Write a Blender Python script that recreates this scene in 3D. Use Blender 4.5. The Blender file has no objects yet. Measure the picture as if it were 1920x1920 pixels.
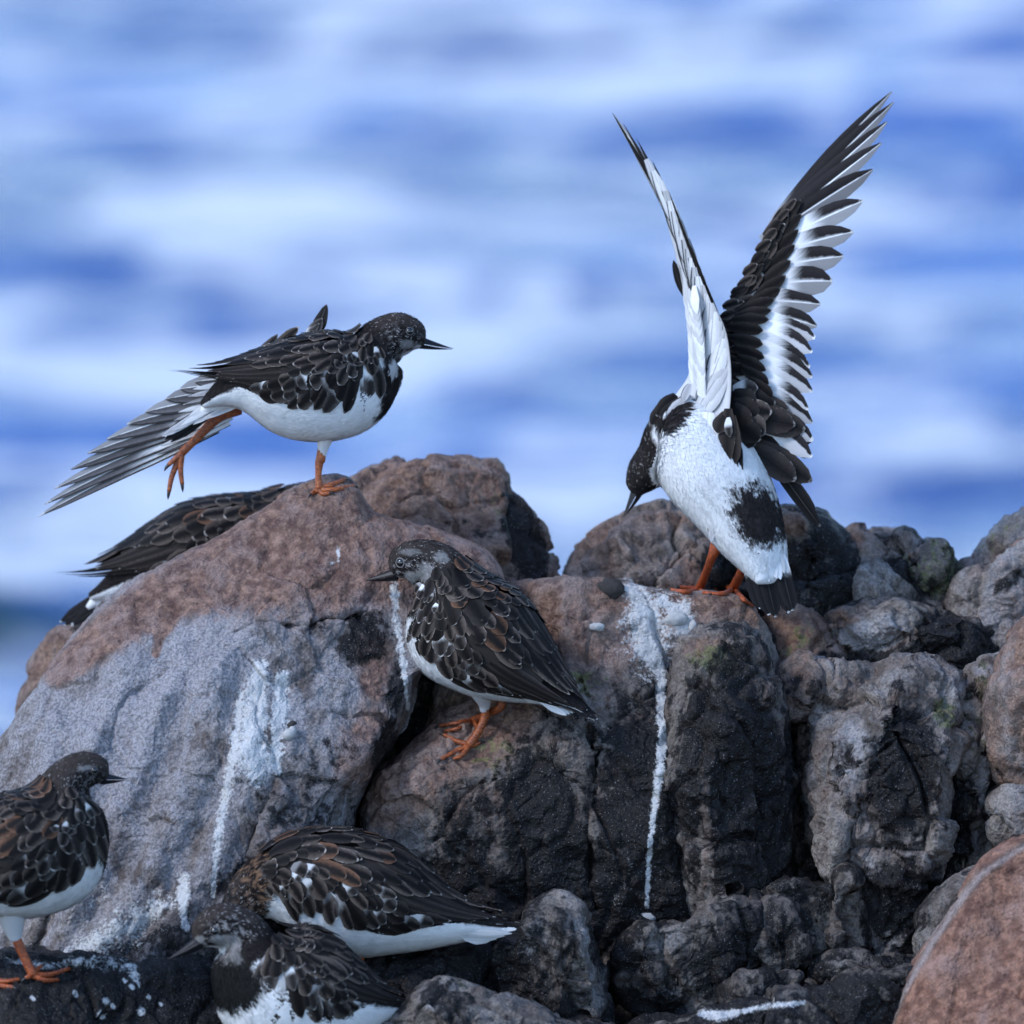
import bpy, math, random
import numpy as np
from mathutils import Vector
from mathutils.bvhtree import BVHTree

# ------------------------------------------------------------------ camera, sky, sun, exposure
SC = bpy.context.scene
COL = SC.collection
S = 0.00043                     # metres per photo pixel (1920 wide) at the focus distance
DIST = 10.0
PITCH = math.radians(8.0)
CAM = np.array([0.0, 0.0, 3.0])
RIGHT = np.array([1.0, 0.0, 0.0])
FWD = np.array([0.0, math.cos(PITCH), -math.sin(PITCH)])
UP = np.array([0.0, math.sin(PITCH), math.cos(PITCH)])

cd = bpy.data.cameras.new('camera')
cam = bpy.data.objects.new('camera', cd)
COL.objects.link(cam)
cam.location = CAM
cam.rotation_euler = (math.pi / 2 - PITCH, 0, 0)
cd.sensor_width = 36.0
cd.lens = 36.0 * DIST / (1920 * S)
cd.clip_start = 0.1
cd.clip_end = 20000
cd.dof.use_dof = True
cd.dof.focus_distance = DIST - 0.10
cd.dof.aperture_fstop = 6.0
SC.camera = cam

SUN_EL, SUN_AZ = math.radians(42), math.radians(-118)   # azimuth clockwise from +Y (away from camera): light from the left, a little behind the camera
world = bpy.data.worlds.new('World')
SC.world = world
world.use_nodes = True
wn = world.node_tree
wn.nodes.clear()
sky = wn.nodes.new('ShaderNodeTexSky')
sky.sky_type = 'NISHITA'
sky.sun_disc = False
sky.sun_elevation = SUN_EL
sky.sun_rotation = SUN_AZ
sky.air_density = 1.0
sky.dust_density = 0.4
sky.ozone_density = 4.0
bg = wn.nodes.new('ShaderNodeBackground')
bg.inputs['Strength'].default_value = 0.15
wo = wn.nodes.new('ShaderNodeOutputWorld')
wn.links.new(sky.outputs[0], bg.inputs['Color'])
wn.links.new(bg.outputs[0], wo.inputs['Surface'])

sd = bpy.data.lights.new('sun', 'SUN')
sd.energy = 0.8
sd.angle = math.radians(11)
sd.color = (1.0, 0.98, 0.96)
sun = bpy.data.objects.new('sun', sd)
COL.objects.link(sun)
sdir = Vector((math.sin(SUN_AZ) * math.cos(SUN_EL), math.cos(SUN_AZ) * math.cos(SUN_EL), math.sin(SUN_EL)))
sun.rotation_euler = sdir.to_track_quat('Z', 'Y').to_euler()
sun.location = (-4, 4, 8)

SC.view_settings.view_transform = 'Standard'
SC.view_settings.look = 'None'
SC.view_settings.exposure = 1.15
SC.view_settings.gamma = 1.0
SC.view_settings.use_curve_mapping = False
SC.cycles.use_denoising = True
try:
    SC.cycles.denoiser = 'OPENIMAGEDENOISE'
    SC.cycles.denoising_prefilter = 'ACCURATE'
except Exception:
    pass
SC.cycles.max_bounces = 6

rng = np.random.default_rng(7)
random.seed(7)

# ------------------------------------------------------------------ helpers
def P(px, py, d=0.0):
    """photo pixel + depth (m beyond the focus plane) -> world point(s)"""
    px = np.asarray(px, float); py = np.asarray(py, float); d = np.asarray(d, float)
    z = DIST + d
    k = S * z / DIST
    return CAM + z[..., None] * FWD + ((px - 960) * k)[..., None] * RIGHT + ((960 - py) * k)[..., None] * UP

def unproj(w):
    v = np.asarray(w, float) - CAM
    z = v @ FWD
    k = S * z / DIST
    return 960 + (v @ RIGHT) / k, 960 - (v @ UP) / k, z - DIST

_perm = np.random.default_rng(11).permutation(256).astype(np.int64)
_perm = np.concatenate([_perm, _perm, _perm])
_g = np.random.default_rng(12).normal(size=(256, 3))
_g /= np.linalg.norm(_g, axis=1)[:, None]

def perlin(p):
    i = np.floor(p).astype(np.int64)
    f = p - i
    i &= 255
    u = f * f * f * (f * (f * 6 - 15) + 10)
    out = 0
    for dx in (0, 1):
        for dy in (0, 1):
            for dz in (0, 1):
                h = _perm[_perm[_perm[(i[:, 0] + dx) & 255] + ((i[:, 1] + dy) & 255)] + ((i[:, 2] + dz) & 255)] & 255
                g = _g[h]
                d = g[:, 0] * (f[:, 0] - dx) + g[:, 1] * (f[:, 1] - dy) + g[:, 2] * (f[:, 2] - dz)
                w = (u[:, 0] if dx else 1 - u[:, 0]) * (u[:, 1] if dy else 1 - u[:, 1]) * (u[:, 2] if dz else 1 - u[:, 2])
                out = out + w * d
    return out * 1.5

def fbm(p, octv=4, gain=0.5, ridged=False):
    a, s, t = 1.0, 0.0, 0.0
    p = p.copy()
    for k in range(octv):
        n = perlin(p + 17.3 * k)
        if ridged:
            n = 1 - 2 * np.abs(n)
        s = s + a * n
        t += a
        a *= gain
        p = p * 2.03
    return s / t

def worley(p):
    """cell value, F1 and F2-F1 of a jittered grid"""
    i = np.floor(p).astype(np.int64)
    f1 = np.full(len(p), 9.0); f2 = np.full(len(p), 9.0); val = np.zeros(len(p)); tilt = np.zeros(len(p))
    for dx in (-1, 0, 1):
        for dy in (-1, 0, 1):
            for dz in (-1, 0, 1):
                c = i + (dx, dy, dz)
                h = _perm[_perm[_perm[c[:, 0] & 255] + (c[:, 1] & 255)] + (c[:, 2] & 255)] & 255
                dv = c + 0.5 + 0.42 * _g[h] - p
                d = np.linalg.norm(dv, axis=1)
                m = d < f1
                f2 = np.where(m, f1, np.minimum(f2, d))
                val = np.where(m, _perm[h + 37] / 255.0, val)
                tilt = np.where(m, (dv * _g[(h + 91) & 255]).sum(1), tilt)
                f1 = np.where(m, d, f1)
    return val, tilt, f2 - f1

def catmull(pts, n, closed=True):
    pts = np.asarray(pts, float)
    m = len(pts)
    if closed:
        idx = np.arange(m)
        p0, p1, p2, p3 = pts[idx - 1], pts[idx], pts[(idx + 1) % m], pts[(idx + 2) % m]
    else:
        ext = np.vstack([2 * pts[0] - pts[1], pts, 2 * pts[-1] - pts[-2]])
        p0, p1, p2, p3 = ext[:-3], ext[1:-2], ext[2:-1], ext[3:]
    u = np.linspace(0, 1, 12, endpoint=False)[:, None, None]
    c = 0.5 * (2 * p1 + (p2 - p0) * u + (2 * p0 - 5 * p1 + 4 * p2 - p3) * u ** 2 + (3 * p1 - p0 - 3 * p2 + p3) * u ** 3)
    c = c.transpose(1, 0, 2).reshape(-1, pts.shape[1])
    c = np.vstack([c, c[:1] if closed else pts[-1:]])
    seg = np.linalg.norm(np.diff(c[:, :2], axis=0), axis=1)
    L = np.concatenate([[0], np.cumsum(seg)])
    q = np.linspace(0, L[-1], n, endpoint=not closed)
    return np.stack([np.interp(q, L, c[:, k]) for k in range(c.shape[1])], 1)

def polydist(x, y, poly):
    """distance to a polyline [(x,y,w)] and the interpolated w"""
    best = np.full(x.shape, 1e9); bw = np.zeros(x.shape)
    for (x0, y0, w0), (x1, y1, w1) in zip(poly[:-1], poly[1:]):
        dx, dy = x1 - x0, y1 - y0
        t = np.clip(((x - x0) * dx + (y - y0) * dy) / (dx * dx + dy * dy + 1e-9), 0, 1)
        d = np.hypot(x - x0 - t * dx, y - y0 - t * dy)
        m = d < best
        best = np.where(m, d, best); bw = np.where(m, w0 + t * (w1 - w0), bw)
    return best, bw

def new_mesh(name, verts, faces, smooth=True):
    me = bpy.data.meshes.new(name)
    verts = np.asarray(verts, np.float32)
    me.vertices.add(len(verts))
    me.vertices.foreach_set('co', verts.ravel())
    quads = isinstance(faces, np.ndarray)
    if quads:
        n, k = faces.shape
        me.loops.add(n * k)
        me.loops.foreach_set('vertex_index', faces.astype(np.int32).ravel())
        me.polygons.add(n)
        me.polygons.foreach_set('loop_start', np.arange(0, n * k, k, dtype=np.int32))
    else:
        tot = sum(len(f) for f in faces)
        me.loops.add(tot)
        me.loops.foreach_set('vertex_index', np.fromiter((i for f in faces for i in f), np.int32, tot))
        me.polygons.add(len(faces))
        st = np.concatenate([[0], np.cumsum([len(f) for f in faces])[:-1]]).astype(np.int32)
        me.polygons.foreach_set('loop_start', st)
    me.update(calc_edges=True)
    me.polygons.foreach_set('use_smooth', np.full(len(me.polygons), smooth))
    me.validate()
    return me

def link(name, me, mat=None, parent=None, label=None, cat=None, group=None, kind=None):
    o = bpy.data.objects.new(name, me)
    COL.objects.link(o)
    if mat is not None and me is not None:
        me.materials.append(mat)
    if parent is not None:
        o.parent = parent
    if label: o['label'] = label
    if cat: o['category'] = cat
    if group: o['group'] = group
    if kind: o['kind'] = kind
    return o

def attr_color(me, name, arr):
    a = me.color_attributes.new(name, 'FLOAT_COLOR', 'POINT')
    arr = np.asarray(arr, np.float32)
    if arr.shape[1] == 3:
        arr = np.hstack([arr, np.ones((len(arr), 1), np.float32)])
    a.data.foreach_set('color', arr.ravel())

# node helper
class NT:
    def __init__(self, name):
        self.m = bpy.data.materials.new(name)
        self.m.use_nodes = True
        self.t = self.m.node_tree
        self.b = self.t.nodes['Principled BSDF']
        self.out = self.t.nodes['Material Output']
    def n(self, typ, **kw):
        x = self.t.nodes.new(typ)
        for k, v in kw.items():
            if k.startswith('i_'):
                k = k[2:]
                k = int(k) if k.isdigit() else k.replace('_', ' ')
                self.set(x.inputs[k], v)
            else:
                setattr(x, k, v)
        return x
    def set(self, sock, v):
        if isinstance(v, bpy.types.NodeSocket):
            self.t.links.new(v, sock)
        elif isinstance(v, (tuple, list)) and len(v) == 3 and sock.type == 'RGBA':
            sock.default_value = (*v, 1)
        else:
            sock.default_value = v
    def math(self, op, a, b=0.0, c=0.0, clamp=False):
        x = self.n('ShaderNodeMath', operation=op, use_clamp=clamp)
        self.set(x.inputs[0], a); self.set(x.inputs[1], b); self.set(x.inputs[2], c)
        return x.outputs[0]
    def mix(self, f, a, b, blend='MIX'):
        x = self.n('ShaderNodeMix', data_type='RGBA', blend_type=blend)
        self.set(x.inputs[0], f); self.set(x.inputs[6], a); self.set(x.inputs[7], b)
        return x.outputs[2]
    def ramp(self, f, a, b):
        x = self.n('ShaderNodeMapRange', interpolation_type='SMOOTHSTEP')
        self.set(x.inputs[0], f); self.set(x.inputs[1], a); self.set(x.inputs[2], b)
        return x.outputs[0]
    def noise(self, vec, scale, detail=4, rough=0.55, dist=0.0):
        x = self.n('ShaderNodeTexNoise')
        self.set(x.inputs['Vector'], vec); x.inputs['Scale'].default_value = scale
        x.inputs['Detail'].default_value = detail; x.inputs['Roughness'].default_value = rough
        x.inputs['Distortion'].default_value = dist
        return x.outputs[0]
# ------------------------------------------------------------------ sea
def water_material():
    t = NT('sea_water')
    geo = t.n('ShaderNodeNewGeometry').outputs['Position']
    mp = t.n('ShaderNodeMapping'); t.set(mp.inputs[0], geo); mp.inputs['Scale'].default_value = (0.62, 0.80, 1.0)
    v = mp.outputs[0]
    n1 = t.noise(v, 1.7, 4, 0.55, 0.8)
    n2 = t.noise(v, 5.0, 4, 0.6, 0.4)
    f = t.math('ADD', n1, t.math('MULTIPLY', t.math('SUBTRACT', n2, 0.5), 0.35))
    pale_patch = t.ramp(f, 0.46, 0.60)  # whitish patches in the water colour where the noise runs high
    # a dark teal patch in the sea colour off the left end of the rocks
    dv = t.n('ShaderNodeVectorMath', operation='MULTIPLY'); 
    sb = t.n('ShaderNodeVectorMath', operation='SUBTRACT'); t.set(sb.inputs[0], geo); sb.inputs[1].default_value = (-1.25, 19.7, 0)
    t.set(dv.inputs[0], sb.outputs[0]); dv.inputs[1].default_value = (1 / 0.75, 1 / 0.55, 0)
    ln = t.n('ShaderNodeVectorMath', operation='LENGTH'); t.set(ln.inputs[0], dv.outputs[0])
    teal_patch = t.ramp(t.math('ADD', ln.outputs['Value'], t.math('MULTIPLY', t.math('SUBTRACT', n2, 0.5), 0.6)), 1.1, 0.7)
    pale_patch = t.math('MULTIPLY', pale_patch, t.math('SUBTRACT', 1.0, teal_patch))
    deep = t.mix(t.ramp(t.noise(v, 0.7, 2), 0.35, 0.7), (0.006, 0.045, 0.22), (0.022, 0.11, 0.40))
    deep = t.mix(teal_patch, deep, (0.006, 0.045, 0.065))
    col = t.mix(pale_patch, deep, (0.70, 0.72, 0.75))
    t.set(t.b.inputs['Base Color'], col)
    t.set(t.b.inputs['Roughness'], t.math('ADD', t.math('ADD', t.math('MULTIPLY', pale_patch, 0.5), 0.12), t.math('MULTIPLY', teal_patch, 0.5)))
    t.set(t.b.inputs['Specular IOR Level'], t.math('SUBTRACT', 0.5, t.math('MULTIPLY', teal_patch, 0.42)))
    t.b.inputs['IOR'].default_value = 1.33
    bump = t.n('ShaderNodeBump', i_Strength=0.5, i_Distance=0.05, i_Height=t.noise(geo, 9.0, 4))
    t.set(t.b.inputs['Normal'], bump.outputs[0])
    return t.m

def build_sea():
    xs = np.concatenate([[-6000, -1500, -400, -100, -30, -12], np.arange(-6, 6.01, 0.08), [12, 30, 100, 400, 1500, 6000]])
    ys = np.concatenate([[-6000, -1000, -100, 0, 6], np.arange(11, 48, 0.09), [55, 70, 110, 250, 800, 2500, 9000]])
    X, Y = np.meshgrid(xs, ys)
    x, y = X.ravel(), Y.ravel()
    near = np.clip(1 - np.maximum(np.abs(x) - 5, 0) / 8, 0, 1) * np.clip((y - 6) / 5, 0, 1) * np.clip((70 - y) / 20, 0, 1)
    z = 0.10 * fbm(np.stack([x * 0.55, y * 0.9, 0 * x], 1), 4, 0.55) + 0.05 * fbm(np.stack([x * 0.8 + 5, y * 2.2, 0 * x + 3], 1), 3, ridged=True)
    z = z * near
    n, m = len(xs), len(ys)
    i = (np.arange(m - 1)[:, None] * n + np.arange(n - 1)).ravel()
    F = np.stack([i, i + 1, i + 1 + n, i + n], 1)
    me = new_mesh('sea', np.stack([x, y, z], 1), F)
    link('sea', me, water_material(), kind='structure', label='choppy blue sea with pale patches behind the rocks')

build_sea()

# ------------------------------------------------------------------ rocks
def rock_material():
    t = NT('rock')
    geo = t.n('ShaderNodeNewGeometry').outputs['Position']
    msk = t.n('ShaderNodeVertexColor', layer_name='mask')
    sep = t.n('ShaderNodeSeparateColor'); t.set(sep.inputs[0], msk.outputs[0])
    guano, dark, warm = sep.outputs[0], sep.outputs[1], sep.outputs[2]
    m2 = t.n('ShaderNodeVertexColor', layer_name='mask2')
    sep2 = t.n('ShaderNodeSeparateColor'); t.set(sep2.inputs[0], m2.outputs[0])
    pale, green = sep2.outputs[0], sep2.outputs[1]
    oi = t.n('ShaderNodeObjectInfo')
    nbig = t.noise(geo, 28, 5, 0.6)
    nmid = t.noise(geo, 110, 5, 0.62)
    nfin = t.noise(geo, 420, 4, 0.65)
    # vertical streaking of run-off
    mp = t.n('ShaderNodeMapping'); t.set(mp.inputs[0], geo); mp.inputs['Scale'].default_value = (1, 1, 0.16)
    nstr = t.noise(mp.outputs[0], 120, 4, 0.6)
    speck = t.ramp(t.noise(geo, 720, 2, 0.5), 0.63, 0.72)
    def thr(mask, n, amp, lo=0.42, hi=0.58):
        return t.ramp(t.math('ADD', mask, t.math('MULTIPLY', t.math('SUBTRACT', n, 0.5), amp)), lo, hi)
    base = t.mix(t.ramp(t.math('ADD', t.math('MULTIPLY', nbig, 0.6), t.math('MULTIPLY', nmid, 0.4)), 0.38, 0.62), (0.11, 0.09, 0.08), (0.34, 0.30, 0.27))
    npale = t.math('ADD', t.math('MULTIPLY', nbig, 0.45), t.math('ADD', t.math('MULTIPLY', nmid, 0.25), t.math('MULTIPLY', nstr, 0.30)))
    base = t.mix(t.math('MULTIPLY', thr(pale, npale, 1.2, 0.30, 0.72), 0.9), base, (0.37, 0.36, 0.37))
    wcol = t.mix(t.ramp(nmid, 0.36, 0.64), (0.14, 0.080, 0.060), (0.31, 0.195, 0.145))
    wcol = t.mix(t.ramp(nbig, 0.45, 0.68), wcol, (0.34, 0.245, 0.21))
    wcol = t.mix(t.math('MULTIPLY', t.ramp(t.noise(geo, 62, 6, 0.65), 0.50, 0.66), 0.8), wcol, (0.10, 0.055, 0.048))
    base = t.mix(thr(warm, t.math('ADD', t.math('MULTIPLY', nmid, 0.5), t.math('MULTIPLY', nstr, 0.5)), 0.9, 0.28, 0.70), base, wcol)
    base = t.mix(t.math('MULTIPLY', thr(green, nmid, 1.2), 0.7), base, (0.13, 0.15, 0.05))
    dcol = t.mix(speck, (0.005, 0.005, 0.006), (0.20, 0.195, 0.20))
    nd = t.math('ADD', t.math('MULTIPLY', nmid, 0.45), t.math('ADD', t.math('MULTIPLY', nstr, 0.25), t.math('MULTIPLY', nbig, 0.30)))
    base = t.mix(t.math('MULTIPLY', thr(dark, nd, 2.0, 0.34, 0.60), 0.96), base, dcol)
    base = t.mix(t.math('MULTIPLY', t.ramp(nfin, 0.58, 0.40), t.math('SUBTRACT', 0.46, t.math('MULTIPLY', warm, 0.22))), base, (0.02, 0.018, 0.02))
    tint = t.mix(1.0, base, oi.outputs['Color'], 'MULTIPLY')
    gn = t.math('ADD', t.math('MULTIPLY', nmid, 0.55), t.math('MULTIPLY', nfin, 0.45))
    gm = t.math('MULTIPLY', thr(guano, gn, 2.0, 0.38, 0.72), 0.88)
    col = t.mix(gm, tint, t.mix(nfin, (0.42, 0.42, 0.42), (0.82, 0.82, 0.82)))
    t.set(t.b.inputs['Base Color'], col)
    t.set(t.b.inputs['Roughness'], t.math('SUBTRACT', 0.80, t.math('MULTIPLY', dark, 0.36)))
    t.b.inputs['Specular IOR Level'].default_value = 0.18
    h = t.math('ADD', t.math('MULTIPLY', nmid, 0.6), t.math('MULTIPLY', nfin, 0.30))
    h = t.math('MULTIPLY', h, t.math('ADD', 0.35, t.math('MULTIPLY', t.ramp(nbig, 0.35, 0.65), 0.75)))
    vor = t.n('ShaderNodeTexVoronoi', feature='F1'); t.set(vor.inputs['Vector'], geo); vor.inputs['Scale'].default_value = 260
    h = t.math('ADD', h, t.math('MULTIPLY', t.ramp(vor.outputs['Distance'], 0.0, 0.5), 0.10))
    bump = t.n('ShaderNodeBump', i_Strength=0.9, i_Distance=0.008, i_Height=h)
    t.set(t.b.inputs['Normal'], bump.outputs[0])
    return t.m

ROCK = rock_material()
BVH_V, BVH_F, _off = [], [], [0]

def rock(label, pts, d0, T, Tb=None, c=None, p=2.9, lean=0.0, leanx=0.0, amp=1.0, nf=4, masks=(), cracks=(), tint=(1, 1, 1),
         dark=0.0, warm=0.0, pale=0.0, green=0.0, sp=5.0, blk=1.0, grow=1.025, name='rock', facets=(), seed=0, push=None):
    pts = np.asarray(pts, float)
    per = np.linalg.norm(np.diff(np.vstack([pts, pts[:1]]), axis=0), axis=1).sum()
    nt = int(max(72, per / sp))
    out = catmull(pts, nt)
    c = np.asarray(c if c is not None else pts.mean(0), float)
    out = c + (out - c) * grow
    Tb = T if Tb is None else Tb
    mr = np.linalg.norm(out - c, axis=1).max()
    nr = int(max(20, mr / sp * 1.25))
    th = np.linspace(math.pi / 2, 0, nr + 1)[:-1]
    rf = np.sin(th) ** 0.85
    nb = 14
    rb = np.sin(np.linspace(0, math.pi / 2, nb + 1)[1:-1]) [::1]
    def prof(r, q):
        return np.maximum(1 - r ** q, 0) ** (1 / q)
    R_ = np.concatenate([rb, rf])                       # back ring(s) (small..large) then rim..centre front
    side = np.concatenate([np.full(len(rb), 1.0), np.full(len(rf), -1.0)])
    hh = np.where(side > 0, Tb * prof(R_, 2.0), -T * prof(R_, p))
    px = c[0] + R_[:, None] * (out[:, 0] - c[0])
    py = c[1] + R_[:, None] * (out[:, 1] - c[1])
    dep = hh[:, None] + np.zeros_like(px)
    px = np.concatenate([[c[0]], px.ravel(), [c[0]]]); py = np.concatenate([[c[1]], py.ravel(), [c[1]]])
    dep = np.concatenate([[Tb], dep.ravel(), [-T]])
    front = np.concatenate([[0], np.repeat((side < 0).astype(float), nt), [1]])
    # metric local frame (right, up, depth)
    L = np.stack([(px - c[0]) * S, (c[1] - py) * S, dep], 1)
    fr_ = np.random.default_rng(seed + 100)
    auto = [(fr_.normal(), fr_.normal(), -abs(fr_.normal()) * 0.9 - 0.25, fr_.uniform(0.66, 0.93)) for _ in range(11)]
    rr_ = np.concatenate([[0], np.repeat(R_, nt), [0]]); keep = 1 - rr_ ** 10
    for (nx, ny, nz, off) in list(facets) + auto:                    # plane cuts facing the viewer's side: flattened faces
        n = np.array([nx, ny, nz], float); n /= np.linalg.norm(n)
        sup = (L @ n).max()
        ex = (L @ n) - sup * off
        L = L - np.outer(np.maximum(ex, 0) * 0.94 * keep, n)
    L[:, 2] += lean * L[:, 1] + leanx * L[:, 0]
    if push is not None:
        L[:, 2] += push(px, py) * front
    for poly, w, dpt in cracks:
        dd, ww = polydist(px, py, [(a, b, 1) for a, b in poly])
        L[:, 2] += front * dpt * np.exp(-(dd / w) ** 2)
    ns = len(R_)
    # faces
    def ring(k): return 1 + k * nt + np.arange(nt)
    F = []
    a = np.arange(nt); b = (a + 1) % nt
    for k in range(ns - 1):
        F.append(np.stack([ring(k)[a], ring(k)[b], ring(k + 1)[b], ring(k + 1)[a]], 1))
    F = np.vstack(F)
    last = 1 + ns * nt
    tri = [(0, int(ring(0)[(i + 1) % nt]), int(ring(0)[i])) for i in range(nt)] + [(last, int(ring(ns - 1)[i]), int(ring(ns - 1)[(i + 1) % nt])) for i in range(nt)]
    base = P(c[0], c[1], d0)
    W = base + L[:, :1] * RIGHT + L[:, 1:2] * UP + L[:, 2:] * FWD
    # normals (vertex) for displacement
    fn = np.cross(W[F[:, 1]] - W[F[:, 0]], W[F[:, 3]] - W[F[:, 0]])
    vn = np.zeros_like(W)
    for k in range(4):
        np.add.at(vn, F[:, k], fn)
    vn[0] = FWD; vn[last] = -FWD
    vn /= np.linalg.norm(vn, axis=1)[:, None] + 1e-12
    cen = W.mean(0)
    if ((W - cen) * vn).sum(1).mean() < 0:
        vn = -vn; vn[0] = FWD; vn[last] = -FWD
    q = W + seed * 3.1
    disp = amp * (0.0060 * fbm(q / 0.075, nf) + 0.0048 * fbm(q / 0.026 + 9, 4, ridged=True) + 0.006 * (np.abs(perlin(q / 0.06 + 41)) - 0.25) + 0.0016 * fbm(q / 0.007 + 3, 3))
    wq = q + 0.018 * np.stack([fbm(q / 0.05 + k * 7.7, 2) for k in range(3)], 1)
    cv, tl1, edge = worley(wq / np.array([0.062, 0.062, 0.085]))
    disp += amp * blk * (0.0085 * (cv - 0.5) + 0.016 * tl1 - 0.0055 * np.exp(-(edge / 0.07) ** 2))
    cv2, tl2, edge2 = worley(wq / 0.021 + 5)
    disp += amp * blk * (0.0022 * (cv2 - 0.5) + 0.0045 * tl2 - 0.0012 * np.exp(-(edge2 / 0.08) ** 2))
    pit = np.maximum(perlin(q / 0.011 + 31) - 0.25, 0)
    disp -= amp * 0.004 * pit
    disp *= 1 - 0.45 * rr_ ** 12
    W = W + vn * disp[:, None]
    faces = np.vstack([F, F[:0]])
    me = new_mesh(name, W, [tuple(r) for r in F.tolist()] + tri)
    # colour masks, laid out on the finished surface
    qx, qy, _ = unproj(W); px = np.where(front > 0, qx, px); py = np.where(front > 0, qy, py)
    nz = fbm(q / 0.05 + 77, 3)
    nv = fbm(np.stack([q[:, 0] / 0.02, q[:, 1] / 0.02, q[:, 2] / 0.14], 1) + 7, 3)
    M = {'guano': np.zeros(len(W)), 'dark': np.full(len(W), dark) + 0.45 * nz * (dark > 0), 'warm': np.full(len(W), warm) + 0.35 * nz * (warm > 0),
         'pale': np.full(len(W), pale) + 0.4 * nv * (pale > 0), 'green': np.full(len(W), green) + 0.3 * nz * (green > 0)}
    for mk in masks:
        kind = mk[0]
        if mk[1] == 'line':
            dd, ww = polydist(px, py, mk[2])
            val = np.clip(1.05 - 0.55 * dd / ww, 0, 1) * mk[3]
        else:                                            # blob: cx, cy, rx, ry, angle, strength
            cx, cy, rx, ry, an, st = mk[1:7]
            ca, sa = math.cos(math.radians(an)), math.sin(math.radians(an))
            ux = ((px - cx) * ca + (py - cy) * sa) / rx; uy = (-(px - cx) * sa + (py - cy) * ca) / ry
            rr = np.hypot(ux, uy) + 0.25 * nv + 0.2 * nz
            val = np.clip(1.5 - rr, 0, 1) * st
        if len(mk) > 4 and mk[-1] == 'sub':
            M[kind] = M[kind] - val
        elif val.min() < 0:
            M[kind] = M[kind] + val
        else:
            M[kind] = np.maximum(M[kind], val)
    attr_color(me, 'mask', np.clip(np.stack([M['guano'], M['dark'], M['warm']], 1), 0, 1))
    attr_color(me, 'mask2', np.clip(np.stack([M['pale'], M['green'], 0 * nz], 1), 0, 1))
    o = link(name, me, ROCK, label=label, cat='rock')
    o.color = (*tint, 1)
    BVH_V.append(W); BVH_F.extend([tuple(int(i) + _off[0] for i in f) for f in F.tolist()]); BVH_F.extend([tuple(i + _off[0] for i in f) for f in tri]); _off[0] += len(W)
    return o
# ---- the shore the boulders are piled on (below and behind the frame it falls away to the sea)
def build_shore():
    xs = np.linspace(-3.0, 3.0, 121); ys = np.linspace(6.5, 13.0, 131)
    X, Y = np.meshgrid(xs, ys); x, y = X.ravel(), Y.ravel()
    z = np.interp(y, [6.5, 8.5, 9.3, 10.2, 11.0, 13.0], [0.75, 0.95, 1.10, 1.12, 0.6, -0.6])
    q = np.stack([x, y, z], 1)
    z = z + 0.10 * fbm(q / 0.5, 4) + 0.05 * fbm(q / 0.18, 3, ridged=True)
    n, m = len(xs), len(ys)
    i = (np.arange(m - 1)[:, None] * n + np.arange(n - 1)).ravel()
    me = new_mesh('ground', np.stack([x, y, z], 1), np.stack([i, i + 1, i + 1 + n, i + n], 1))
    attr_color(me, 'mask', np.tile([0, 0.7, 0.2], (len(x), 1)))
    attr_color(me, 'mask2', np.zeros((len(x), 3)))
    link('ground', me, ROCK, kind='structure', label='dark wet rubble shore under the boulders')

build_shore()

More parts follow.
